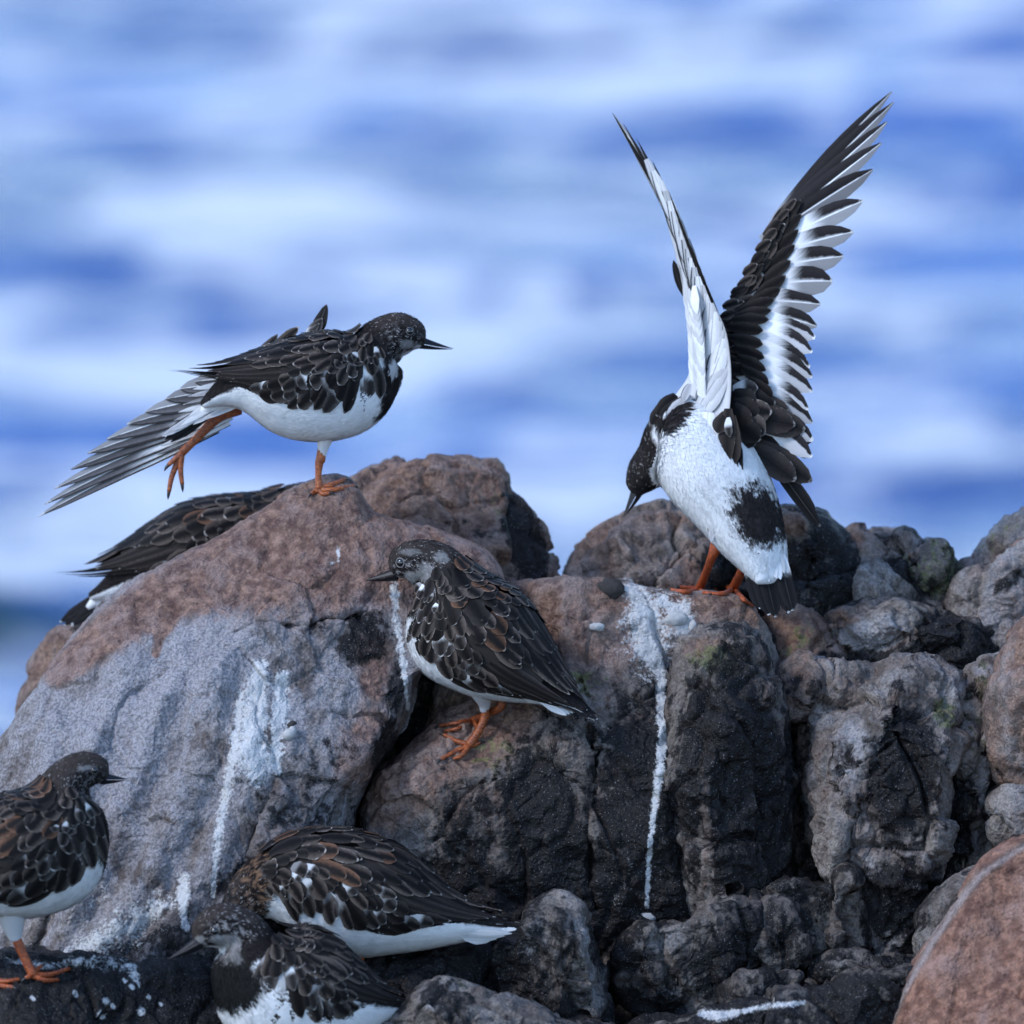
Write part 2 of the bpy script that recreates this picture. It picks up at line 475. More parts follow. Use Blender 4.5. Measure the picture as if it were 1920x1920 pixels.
# ---- big boulder on the left, its rear peak, and what lies behind
rock('huge rounded grey boulder with rusty brown crown and white streaks under the one-legged bird',
     [(-190, 1640), (-90, 1500), (0, 1382), (60, 1300), (120, 1215), (200, 1125), (290, 1066), (400, 1012), (480, 957), (560, 914), (612, 892),
      (662, 905), (700, 962), (800, 988), (870, 1012), (925, 1042), (948, 1095), (925, 1160), (800, 1250), (770, 1330), (735, 1400), (700, 1445), (668, 1510), (660, 1600),
      (690, 1720), (720, 1850), (700, 2000), (400, 2080), (0, 2080), (-190, 1900)],
     0.0, 0.165, 0.16, c=(430, 1480), p=2.5, lean=0.14, sp=4.4, amp=0.8, pale=0.50,
     blk=0.35, grow=1.0, push=lambda x, y: 0.0045 * np.sin((x + 0.42 * y) / 17.0 + 1.6 * np.sin(y / 140.0)) * np.clip((y - 1120) / 120, 0, 1) * np.clip((560 - x) / 120, 0, 1), seed=1, tint=(1.0, 0.99, 1.03),
     facets=[(-0.5, 0.35, -0.8, 0.90), (0.75, 0.1, -0.65, 0.86)],
     cracks=[([(430, 1108), (520, 1103), (580, 1100), (640, 1088), (700, 1092), (745, 1092)], 8, 0.015),
             ([(640, 1292), (690, 1300), (720, 1330), (735, 1380)], 6, 0.006), ([(627, 1093), (628, 1118)], 3, 0.006),
             ([(150, 1190), (280, 1100), (430, 1040)], 5, 0.003), ([(440, 1680), (470, 1560), (520, 1440)], 8, 0.005)],
     masks=[('warm', 'line', [(105, 1262, 26), (200, 1190, 40), (320, 1105, 56), (420, 1070, 82), (560, 1030, 135), (680, 1020, 130), (800, 1040, 110), (950, 1060, 80)], 1.0),
            ('warm', 'line', [(330, 1140, 18), (300, 1190, 14), (292, 1225, 8)], 1.0),
            ('warm', 690, 1400, 70, 120, 10, 0.62), ('warm', 700, 1250, 40, 90, 0, 0.7),
            ('dark', 680, 1200, 70, 60, 0, 0.62), ('dark', 600, 1180, 60, 30, 0, 0.45), ('dark', 560, 1560, 130, 200, 15, 0.50),
            ('dark', 520, 1700, 190, 90, 0, 0.62), ('dark', 350, 1780, 300, 70, -8, 0.55), ('dark', 720, 1430, 30, 120, 8, 0.7), ('dark', 745, 1290, 24, 60, 0, 0.75),
            ('pale', 330, 1260, 240, 120, -25, 0.72), ('pale', 200, 1400, 200, 170, -35, 0.68), ('pale', 120, 1560, 120, 120, -35, 0.62),
            ('guano', 'line', [(488, 1250, 16), (478, 1330, 30), (468, 1390, 34), (480, 1445, 28)], 0.92),
            ('guano', 'line', [(528, 1270, 14), (522, 1350, 17), (515, 1440, 14)], 0.92),
            ('guano', 'line', [(452, 1300, 8), (440, 1400, 9), (425, 1480, 12), (410, 1560, 9), (402, 1640, 6), (400, 1680, 5)], 0.85),
            ('guano', 'line', [(345, 1645, 12), (342, 1690, 16), (350, 1740, 8)], 0.85),
            ('guano', 'line', [(310, 1690, 22), (240, 1735, 42), (170, 1770, 30), (120, 1790, 14)], 0.66),
            ('guano', 'line', [(200, 1640, 30), (160, 1720, 30)], 0.4),
            ('guano', 'line', [(633, 1025, 5), (635, 1050, 4), (622, 1058, 5)], 0.7), ('guano', 'line', [(740, 1100, 10), (742, 1150, 9), (757, 1250, 8), (765, 1330, 4)], 0.8)])
rock('brown peaked rock forming the summit behind the huge grey boulder',
     [(590, 930), (640, 905), (690, 884), (740, 866), (800, 853), (890, 849), (935, 857), (958, 885), (968, 912), (995, 945), (1014, 980), (1035, 1030), (1056, 1092),
      (1050, 1170), (930, 1220), (760, 1180), (640, 1080), (590, 1000)],
     0.155, 0.085, 0.12, c=(800, 1010), p=2.6, lean=0.30, blk=0.7, grow=1.0, sp=4.4, warm=0.72, seed=2, facets=[(0.75, 0.2, -0.6, 0.72), (-0.2, 0.6, -0.8, 0.85)],
     cracks=[([(845, 878), (870, 893), (930, 905), (965, 925)], 5, 0.006), ([(700, 960), (760, 950), (830, 955)], 10, 0.006)],
     masks=[('dark', 985, 1010, 40, 120, -15, 0.72), ('dark', 880, 990, 70, 25, 10, 0.45), ('dark', 790, 880, 40, 20, 0, 0.35), ('pale', 870, 960, 70, 30, 15, 0.55), ('green', 950, 960, 60, 80, 0, 0.4)])
rock('small brown boulder peeping out behind the left flank of the huge grey boulder',
     [(40, 1330), (53, 1285), (60, 1240), (85, 1205), (130, 1180), (220, 1150), (330, 1160), (430, 1220), (450, 1400), (330, 1480), (120, 1460), (50, 1400)],
     0.20, 0.09, c=(240, 1310), warm=0.62, dark=0.25, seed=3, sp=7)

# ---- central block under the two standing birds
rock('broad brown topped block with black stained face and a long white dropping streak',
     [(945, 1112), (975, 1098), (1020, 1091), (1110, 1084), (1180, 1087), (1240, 1103), (1300, 1112), (1370, 1118), (1425, 1150), (1452, 1215), (1466, 1300), (1474, 1400), (1478, 1560), (1470, 1690),
      (1420, 1790), (1250, 1840), (1050, 1850), (850, 1800), (730, 1700), (672, 1600), (664, 1540), (672, 1500), (700, 1450), (765, 1400), (800, 1350), (815, 1280), (850, 1180)],
     0.02, 0.125, 0.16, c=(1040, 1440), p=3.0, lean=0.12, blk=0.55, grow=1.0, push=lambda x, y: 0.10 * np.clip((1450 - y) / 300, 0, 1) * np.clip((1060 - x) / 160, 0, 1), sp=4.4, amp=0.95, seed=4, warm=0.38, facets=[(-0.45, 0.5, -0.75, 0.80), (0.1, 0.75, -0.65, 0.80)],
     cracks=[([(1104, 1330), (1108, 1420), (1103, 1500), (1106, 1640), (1112, 1720)], 5, 0.016), ([(1040, 1240), (1075, 1262), (1105, 1290)], 6, 0.006),
             ([(1085, 1185), (1110, 1205), (1120, 1225)], 6, 0.006)],
     masks=[('warm', 'line', [(900, 1160, 70), (1040, 1160, 85), (1150, 1170, 95), (1250, 1150, 40), (1400, 1150, 30)], 1.0),
            ('warm', 'line', [(715, 1500, 60), (760, 1450, 75), (840, 1395, 80), (940, 1340, 70)], 1.0), ('warm', 'line', [(1315, 1440, 8), (1322, 1560, 14), (1318, 1680, 10)], 0.7),
            ('dark', 1300, 1500, 210, 260, 0, 0.9), ('dark', 1010, 1560, 110, 200, 0, 0.72), ('dark', 880, 1560, 90, 140, 0, 0.55), ('dark', 1100, 1700, 400, 120, 0, 0.9), ('dark', 1060, 1350, 60, 90, 0, 0.5),
            ('green', 1090, 1280, 70, 30, 0, 0.5), ('green', 930, 1420, 80, 60, 0, 0.45), ('pale', 700, 1530, 40, 60, 0, 0.6),
            ('guano', 'line', [(1150, 1100, 14), (1195, 1110, 24), (1212, 1150, 50), (1215, 1200, 54), (1226, 1232, 42)], 0.80),
            ('guano', 'line', [(1240, 1125, 24), (1275, 1150, 34), (1290, 1190, 24), (1325, 1235, 16)], 0.74),
            ('guano', 'line', [(1238, 1240, 13), (1240, 1300, 10), (1243, 1380, 12), (1236, 1450, 10), (1224, 1540, 7), (1216, 1620, 5), (1213, 1700, 5)], 0.9),
            ('guano', 'line', [(1190, 1620, 20), (1150, 1700, 14)], 0.36)])
rock('rounded black shoulder of rock right of the white dropping patch',
     [(1255, 1290), (1275, 1235), (1300, 1195), (1345, 1168), (1395, 1176), (1432, 1215), (1460, 1275), (1476, 1340), (1484, 1450), (1490, 1560), (1475, 1690), (1400, 1730), (1300, 1720), (1262, 1600), (1250, 1420)],
     -0.015, 0.105, 0.10, c=(1370, 1420), p=2.8, lean=0.10, sp=4.6, seed=5, warm=0.36, dark=0.42,
     masks=[('dark', 1380, 1480, 120, 260, 0, 0.95), ('green', 1340, 1240, 60, 40, 20, 0.6), ('warm', 1330, 1215, 60, 30, 0, 0.6), ('warm', 'line', [(1320, 1430, 10), (1324, 1560, 15), (1318, 1690, 10)], 0.46),
            ('dark', 1324, 1560, 16, 150, 0, -0.4)])
rock('narrow dark rock wedged in the crack beside the black shoulder',
     [(1478, 1340), (1500, 1330), (1530, 1380), (1545, 1480), (1545, 1640), (1530, 1720), (1470, 1730), (1465, 1600), (1480, 1480)], 0.035, 0.05, c=(1508, 1540), seed=6, dark=0.45, warm=0.5)

# ---- pile on the right
rock('pale brown boulder behind the legs of the bird with raised wings',
     [(1060, 1110), (1085, 1042), (1145, 985), (1205, 960), (1275, 955), (1340, 962), (1400, 990), (1430, 1060), (1430, 1150), (1330, 1230), (1150, 1220), (1070, 1170)],
     0.17, 0.10, c=(1230, 1090), p=2.4, lean=0.2, seed=7, warm=0.50, pale=0.35, masks=[('dark', 1350, 1090, 50, 70, 0, 0.8), ('pale', 1270, 1060, 40, 50, 0, 0.6)])
rock('tiny brown stone in the gap beside the summit rock', [(1045, 1110), (1052, 1070), (1064, 1052), (1085, 1050), (1100, 1075), (1100, 1140), (1060, 1150)], 0.21, 0.04, seed=8, warm=0.6, sp=6)
rock('black boulder seen past the raised tail side of the bird with raised wings',
     [(1395, 1080), (1410, 1010), (1440, 970), (1480, 962), (1525, 975), (1570, 1000), (1600, 1040), (1612, 1075), (1590, 1100), (1540, 1090), (1490, 1110), (1420, 1130)],
     0.13, 0.075, c=(1510, 1045), p=2.4, seed=9, dark=0.72, warm=0.3, masks=[('warm', 1485, 985, 30, 24, 0, 0.8), ('dark', 1485, 985, 36, 20, 0, -0.6)])
rock('dark low boulder beneath the black boulder, behind the tail',
     [(1380, 1130), (1430, 1095), (1500, 1085), (1550, 1080), (1605, 1060), (1640, 1085), (1655, 1130), (1630, 1170), (1540, 1190), (1420, 1190)],
     0.115, 0.07, c=(1520, 1140), seed=10, dark=0.6, warm=0.25, pale=0.3)
rock('grey wedge shaped stone between the two black topped boulders',
     [(1605, 1130), (1612, 1075), (1640, 1062), (1675, 1085), (1705, 1115), (1725, 1150), (1690, 1180), (1620, 1180)], 0.095, 0.05, seed=11, pale=0.35, dark=0.3)
rock('rounded boulder with dark overhang against the sea',
     [(1585, 1070), (1590, 1010), (1615, 992), (1660, 990), (1705, 1000), (1740, 1030), (1755, 1080), (1750, 1130), (1690, 1150), (1630, 1120)],
     0.15, 0.085, c=(1670, 1060), p=2.3, seed=12, dark=0.36, warm=0.42, pale=0.45, masks=[('dark', 1700, 1090, 70, 50, 0, 0.9), ('warm', 1605, 1020, 22, 30, 0, 0.7), ('dark', 1610, 1040, 34, 40, 0, -0.4)])
rock('mossy green boulder next to the rounded boulder with dark overhang',
     [(1700, 1060), (1725, 1015), (1750, 1010), (1775, 1030), (1800, 1065), (1812, 1100), (1790, 1140), (1740, 1160), (1700, 1130)], 0.14, 0.07, seed=13, green=0.5, dark=0.42, pale=0.3)
rock('small mossy stone in the notch between boulders by the sea', [(1790, 1070), (1805, 1058), (1830, 1055), (1850, 1080), (1845, 1120), (1800, 1120)], 0.19, 0.04, seed=14, green=0.4, pale=0.35, sp=6)
rock('pale grey boulder rising highest at the right edge',
     [(1822, 1080), (1828, 1045), (1845, 1015), (1880, 985), (1930, 962), (2000, 965), (2060, 1010), (2080, 1120), (2000, 1170), (1880, 1140), (1830, 1110)],
     0.16, 0.09, c=(1940, 1060), seed=15, pale=0.46, warm=0.40, masks=[('dark', 1855, 1090, 30, 30, 0, 0.6), ('green', 1880, 1010, 60, 30, -30, 0.45)])
rock('grey sloping boulder in front of the highest right boulder',
     [(1775, 1140), (1790, 1100), (1815, 1078), (1860, 1070), (1890, 1030), (1935, 990), (2010, 1010), (2060, 1120), (2040, 1230), (1920, 1230), (1820, 1190)],
     0.105, 0.08, c=(1900, 1130), seed=16, pale=0.45, warm=0.42, facets=[(-0.3, 0.4, -0.8, 0.8)], masks=[('dark', 1890, 1090, 20, 50, 45, 0.6)])
rock('long low black boulder with grey left end',
     [(1535, 1175), (1560, 1152), (1610, 1136), (1680, 1129), (1750, 1140), (1840, 1160), (1905, 1192), (1915, 1230), (1860, 1280), (1760, 1310), (1650, 1290), (1580, 1250)],
     0.075, 0.085, c=(1700, 1210), p=2.4, seed=17, dark=0.42, pale=0.3, warm=0.35, masks=[('dark', 1790, 1210, 130, 60, 10, 0.95), ('pale', 1650, 1185, 60, 36, 0, 0.8), ('dark', 1640, 1180, 80, 34, 0, -0.5), ('warm', 1575, 1160, 30, 20, 0, 0.8), ('dark', 1580, 1160, 30, 20, 0, -0.5), ('dark', 1640, 1245, 60, 30, 0, 0.8)])
rock('ochre brown stone under the tail of the bird with raised wings',
     [(1420, 1190), (1440, 1150), (1470, 1128), (1505, 1126), (1535, 1150), (1560, 1190), (1582, 1225), (1575, 1262), (1500, 1290), (1440, 1260)],
     0.085, 0.075, c=(1500, 1205), grow=1.0, seed=18, warm=0.66, green=0.3, masks=[('dark', 1440, 1210, 24, 50, 0, 0.7), ('dark', 1545, 1230, 30, 14, 0, 0.5), ('pale', 1520, 1150, 24, 24, 0, 0.5)])
rock('knobbly grey stone above the tall lichen spotted block',
     [(1476, 1310), (1478, 1265), (1505, 1236), (1540, 1232), (1575, 1250), (1625, 1246), (1665, 1265), (1655, 1330), (1600, 1380), (1550, 1420), (1515, 1440), (1490, 1400)],
     0.012, 0.07, c=(1550, 1320), seed=19, pale=0.38, warm=0.40, dark=0.28, amp=1.3)
rock('tall lichen spotted block with dark hollow face',
     [(1518, 1480), (1526, 1410), (1545, 1365), (1590, 1335), (1628, 1290), (1668, 1256), (1712, 1243), (1755, 1250), (1788, 1280), (1800, 1320), (1785, 1420), (1775, 1520), (1760, 1640), (1745, 1740), (1700, 1790), (1640, 1795),
      (1600, 1720), (1565, 1640), (1540, 1580)],
     -0.03, 0.105, 0.1, c=(1660, 1480), p=2.5, lean=0.12, sp=4.6, seed=20, pale=0.38, warm=0.40, dark=0.36, amp=1.3, facets=[(-0.5, 0.3, -0.8, 0.82)],
     masks=[('dark', 1690, 1450, 75, 150, 8, 0.85), ('dark', 1690, 1690, 90, 90, 0, 0.8), ('green', 1770, 1340, 30, 40, 0, 0.6), ('pale', 1590, 1420, 50, 90, 10, 0.66)])
rock('tall slab leaning against the lichen spotted block',
     [(1790, 1420), (1798, 1320), (1806, 1275), (1835, 1245), (1880, 1233), (1895, 1260), (1880, 1340), (1868, 1420), (1870, 1500), (1858, 1590), (1820, 1650), (1770, 1700), (1745, 1690), (1755, 1600), (1775, 1500)],
     -0.012, 0.06, 0.08, c=(1822, 1450), p=2.4, lean=0.1, seed=21, pale=0.36, green=0.35, warm=0.38, dark=0.32, masks=[('dark', 1790, 1560, 40, 130, 10, 0.75), ('pale', 1850, 1260, 36, 20, 0, 0.75)])
rock('reddish grey boulder cut by the right edge, above the small round stone',
     [(1866, 1440), (1860, 1350), (1878, 1260), (1900, 1195), (1930, 1155), (2010, 1140), (2080, 1220), (2090, 1380), (2000, 1480), (1900, 1475)],
     -0.05, 0.09, c=(1980, 1320), p=2.6, seed=22, warm=0.55, pale=0.45, masks=[('pale', 1890, 1240, 24, 60, 15, 0.7), ('dark', 1880, 1440, 24, 24, 0, 0.5)])
rock('small round greyish stone under the reddish grey boulder',
     [(1852, 1545), (1862, 1505), (1890, 1482), (1940, 1478), (1990, 1500), (1990, 1570), (1920, 1600), (1865, 1585)], -0.055, 0.06, seed=23, warm=0.4, pale=0.4, dark=0.25, sp=5)
rock('big rust red boulder with pale rim in the lower right corner',
     [(1660, 1960), (1680, 1885), (1705, 1830), (1745, 1765), (1795, 1690), (1830, 1628), (1870, 1594), (1925, 1572), (2050, 1580), (2150, 1720), (2150, 1960), (2000, 2120), (1740, 2120)],
     -0.20, 0.14, c=(1930, 1850), p=2.9, blk=0.4, grow=1.0, seed=24, warm=0.80, sp=4.6, amp=0.7, tint=(1.15, 0.98, 0.92), facets=[(-0.5, 0.45, -0.75, 0.84)],
     masks=[('pale', 'line', [(1665, 1940, 8), (1690, 1870, 9), (1745, 1772, 10), (1800, 1690, 11), (1840, 1640, 12), (1925, 1585, 12)], 0.62), ('warm', 'line', [(1665, 1940, 8), (1690, 1870, 8), (1745, 1772, 9), (1800, 1690, 9), (1840, 1640, 10), (1925, 1582, 10)], -0.5), ('dark', 1840, 1750, 70, 50, -40, 0.3)])
rock('speckled dark round stone behind the rust red boulder',
     [(1712, 1760), (1722, 1710), (1755, 1672), (1800, 1645), (1860, 1630), (1900, 1680), (1860, 1800), (1780, 1850), (1730, 1830)], -0.11, 0.075, c=(1790, 1740), seed=25, dark=0.40, pale=0.3, amp=0.7)

# ---- dark rocks deep in the gaps, behind the blocks
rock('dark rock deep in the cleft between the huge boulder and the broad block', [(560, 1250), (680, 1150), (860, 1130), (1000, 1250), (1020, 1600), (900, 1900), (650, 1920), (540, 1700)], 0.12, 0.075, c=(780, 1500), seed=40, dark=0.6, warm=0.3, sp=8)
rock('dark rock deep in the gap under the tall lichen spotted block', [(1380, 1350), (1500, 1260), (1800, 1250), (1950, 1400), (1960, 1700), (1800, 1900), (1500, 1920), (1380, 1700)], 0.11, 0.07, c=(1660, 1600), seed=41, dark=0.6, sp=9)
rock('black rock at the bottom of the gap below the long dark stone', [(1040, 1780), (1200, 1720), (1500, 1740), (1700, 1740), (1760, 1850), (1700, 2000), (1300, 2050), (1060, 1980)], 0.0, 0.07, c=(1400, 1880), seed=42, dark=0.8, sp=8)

# ---- low stones in the foreground gap
rock('long dark stone lying at the foot of the white dropping streak',
     [(1152, 1830), (1160, 1780), (1190, 1742), (1225, 1728), (1280, 1728), (1330, 1708), (1395, 1692), (1425, 1700), (1432, 1760), (1420, 1800), (1372, 1832), (1335, 1870), (1290, 1900), (1225, 1915), (1175, 1890)],
     -0.11, 0.075, 0.09, c=(1280, 1810), p=2.6, seed=26, dark=0.50, warm=0.25, amp=1.2, cracks=[([(1395, 1715), (1385, 1760), (1365, 1825)], 4, 0.012), ([(1160, 1815), (1230, 1835), (1330, 1850)], 5, 0.006)],
     masks=[('dark', 1220, 1880, 80, 30, 10, 0.8), ('pale', 1230, 1770, 70, 30, -10, 0.5)])
rock('dark squarish stone second in the row beside the long dark stone', [(1424, 1712), (1450, 1690), (1480, 1690), (1497, 1730), (1510, 1780), (1498, 1812), (1455, 1822), (1424, 1805)], -0.095, 0.06, p=3, seed=27, dark=0.5, warm=0.3)
rock('dark rounded stone third in the row beside the long dark stone', [(1428, 1692), (1455, 1664), (1500, 1655), (1545, 1662), (1567, 1700), (1562, 1755), (1535, 1788), (1512, 1778), (1488, 1712)], -0.08, 0.06, c=(1520, 1715), p=2.8, seed=28, dark=0.5, warm=0.25)
rock('upright dark stone at the end of the row under the lichen spotted block', [(1560, 1660), (1585, 1625), (1612, 1650), (1628, 1720), (1632, 1775), (1600, 1798), (1570, 1800), (1562, 1740)], -0.075, 0.055, p=2.8, seed=29, dark=0.46, warm=0.35)
rock('crumbly dark stone below the row of squarish stones', [(1345, 1870), (1375, 1835), (1420, 1825), (1480, 1825), (1540, 1838), (1555, 1865), (1500, 1890), (1400, 1900)], -0.13, 0.05, seed=30, dark=0.58, amp=1.3)
rock('flat dark stone under the end of the row', [(1530, 1820), (1560, 1795), (1610, 1785), (1640, 1800), (1700, 1790), (1760, 1800), (1740, 1850), (1640, 1860), (1550, 1850)], -0.115, 0.05, seed=31, dark=0.55, pale=0.3)
rock('low black ledge with a smear of white droppings',
     [(1180, 1935), (1280, 1905), (1370, 1885), (1440, 1866), (1540, 1858), (1600, 1835), (1700, 1815), (1790, 1830), (1780, 1960), (1600, 2040), (1300, 2040), (1180, 2000)],
     -0.20, 0.10, c=(1500, 1950), p=2.5, seed=32, dark=0.62, amp=1.1, masks=[('guano', 'line', [(1315, 1898, 10), (1345, 1905, 12), (1400, 1895, 5), (1440, 1886, 7), (1510, 1880, 5)], 0.85), ('pale', 1470, 1865, 70, 12, -5, 0.5)])
rock('upright mottled stone beside the tail of the sleeping bird',
     [(952, 1800), (965, 1755), (985, 1712), (1015, 1690), (1052, 1684), (1080, 1695), (1092, 1730), (1108, 1785), (1135, 1840), (1150, 1900), (1140, 1980), (1030, 1990), (985, 1920), (960, 1860)],
     -0.15, 0.07, c=(1050, 1830), p=2.6, seed=33, dark=0.5, pale=0.35, warm=0.25, amp=1.2, masks=[('pale', 1000, 1760, 30, 50, 15, 0.66), ('dark', 1050, 1890, 60, 40, 0, 0.6)])
rock('smooth dark slab in front of the resting birds',
     [(690, 1935), (745, 1895), (795, 1855), (835, 1838), (885, 1845), (950, 1872), (1030, 1905), (1100, 1950), (1100, 2030), (900, 2060), (700, 2020)],
     -0.25, 0.09, c=(880, 1945), p=2.6, seed=34, dark=0.45, pale=0.35, amp=0.8, masks=[('pale', 810, 1870, 26, 26, -30, 0.8), ('green', 850, 1850, 40, 14, 10, 0.5)])
rock('black wet rock under the white bellied sleeping bird',
     [(420, 1860), (520, 1815), (640, 1800), (780, 1790), (900, 1740), (985, 1745), (1010, 1830), (990, 1950), (800, 2020), (500, 2020), (420, 1950)],
     -0.10, 0.09, c=(720, 1910), p=3.0, seed=35, dark=0.85, amp=1.0)
rock('black wet ledge spotted with droppings under the left bird',
     [(-160, 1850), (-60, 1800), (30, 1790), (100, 1800), (180, 1800), (260, 1812), (330, 1800), (400, 1830), (470, 1900), (480, 2020), (300, 2080), (-60, 2080), (-160, 1980)],
     -0.20, 0.13, 0.12, c=(160, 1960), p=2.6, lean=0.25, seed=36, dark=0.85, amp=0.9,
     masks=[('guano', 'line', [(20, 1800, 10), (90, 1812, 10), (150, 1800, 14), (240, 1812, 18), (262, 1850, 6)], 0.62)] + [('guano', 'line', [(x, y, r), (x + 3, y + 4, r)], 0.95) for x, y, r in
            [(247, 1848, 5), (197, 1874, 6), (188, 1900, 6), (210, 1885, 5), (262, 1895, 7), (278, 1868, 4), (140, 1862, 5), (232, 1835, 4), (300, 1880, 4), (60, 1870, 4)]])

ROCKS = BVHTree.FromPolygons([Vector(v) for v in np.vstack(BVH_V)], BVH_F)
def hit(px, py, dflt=0.0):
    d = (P(px, py, 0.0) - CAM); d /= np.linalg.norm(d)
    r = ROCKS.ray_cast(Vector(CAM), Vector(d))
    if r[0] is None:
        return P(px, py, dflt)
    return np.array(r[0])
# ------------------------------------------------------------------ bird materials
def attr_material(name, layer, rough=0.75, bump=0.0):
    t = NT(name)
    c = t.n('ShaderNodeVertexColor', layer_name=layer).outputs[0]
    t.set(t.b.inputs['Base Color'], c)
    t.b.inputs['Roughness'].default_value = rough
    t.b.inputs['Specular IOR Level'].default_value = 0.06
    if bump:
        geo = t.n('ShaderNodeNewGeometry').outputs['Position']
        b = t.n('ShaderNodeBump', i_Strength=bump, i_Distance=0.002, i_Height=t.noise(geo, 500, 4, 0.6))
        t.set(t.b.inputs['Normal'], b.outputs[0])
    return t.m

PLUME = attr_material('plumage', 'col', 0.8, 0.12)

def feather_mat(name, core, mid, fringe, fw=0.22, basecol=None, vb=0.0, vane2=None, shaft=None, tipcol=None, vt=0.9, barb=0.35, edge=None, vs=0.0):
    t = NT(name)
    uv = t.n('ShaderNodeUVMap', uv_map='uv').outputs[0]
    sp = t.n('ShaderNodeSeparateXYZ'); t.set(sp.inputs[0], uv)
    U, V = sp.outputs[0], sp.outputs[1]
    s = t.math('SUBTRACT', t.math('MULTIPLY', U, 2.0), 1.0)
    u = t.math('ABSOLUTE', s)
    geo = t.n('ShaderNodeNewGeometry').outputs['Position']
    oi = t.n('ShaderNodeObjectInfo').outputs['Random']
    nz = t.math('SUBTRACT', t.noise(geo, 380, 3), 0.5)
    # barbs run obliquely from the shaft
    cb = t.n('ShaderNodeCombineXYZ'); t.set(cb.inputs[0], t.math('SUBTRACT', t.math('MULTIPLY', V, 46.0), t.math('MULTIPLY', u, 14.0))); t.set(cb.inputs[1], t.math('MULTIPLY', u, 1.5)); t.set(cb.inputs[2], t.math('MULTIPLY', oi, 50.0))
    bn = t.noise(cb.outputs[0], 1.0, 3, 0.6)
    col = t.mix(t.ramp(t.math('ADD', u, t.math('MULTIPLY', nz, 0.5)), 0.15, 0.95), core, mid)
    if vane2 is not None:
        col = t.mix(t.ramp(t.math('ADD', s, t.math('MULTIPLY', nz, 0.25)), vs - 0.06, vs + 0.12), col, vane2)
    if basecol is not None:
        f = t.ramp(t.math('ADD', V, t.math('MULTIPLY', t.math('SUBTRACT', bn, 0.5), 0.22)), vb + 0.12, vb - 0.12)
        col = t.mix(f, col, basecol)
    tip = t.ramp(V, 0.80, 1.0)
    e = t.math('ADD', t.math('MAXIMUM', t.math('MULTIPLY', u, 0.9), tip), t.math('MULTIPLY', nz, 0.40))
    if fringe is not None:
        # fringe strongest towards the tip
        f = t.math('MULTIPLY', t.ramp(e, 1 - fw, 1 - fw * 0.35), t.ramp(V, 0.25, 0.75))
        col = t.mix(t.math('MULTIPLY', f, t.math('ADD', 0.08, t.math('MULTIPLY', t.math('POWER', t.math('FRACT', t.math('MULTIPLY', oi, 7.31)), 1.6), 0.82))), col, fringe)
    if edge is not None:
        col = t.mix(t.ramp(t.math('ADD', s, t.math('MULTIPLY', nz, 0.1)), -0.72, -0.86), col, edge)
    if tipcol is not None:
        col = t.mix(t.ramp(t.math('ADD', V, t.math('MULTIPLY', nz, 0.12)), vt, vt + 0.05), col, tipcol)
    if shaft is not None:
        col = t.mix(t.ramp(u, 0.09, 0.035), col, shaft)
    bright = t.math('ADD', 1.0 - barb * 0.55, t.math('MULTIPLY', bn, barb))
    bright = t.math('MULTIPLY', bright, t.math('ADD', 0.8, t.math('MULTIPLY', oi, 0.45)))
    hsv = t.n('ShaderNodeHueSaturation'); t.set(hsv.inputs['Color'], col); t.set(hsv.inputs['Value'], bright)
    t.set(t.b.inputs['Base Color'], hsv.outputs[0])
    t.b.inputs['Roughness'].default_value = 0.6
    t.b.inputs['Specular IOR Level'].default_value = 0.10
    b = t.n('ShaderNodeBump', i_Strength=0.35, i_Distance=0.0008, i_Height=bn)
    t.set(t.b.inputs['Normal'], b.outputs[0])
    return t.m

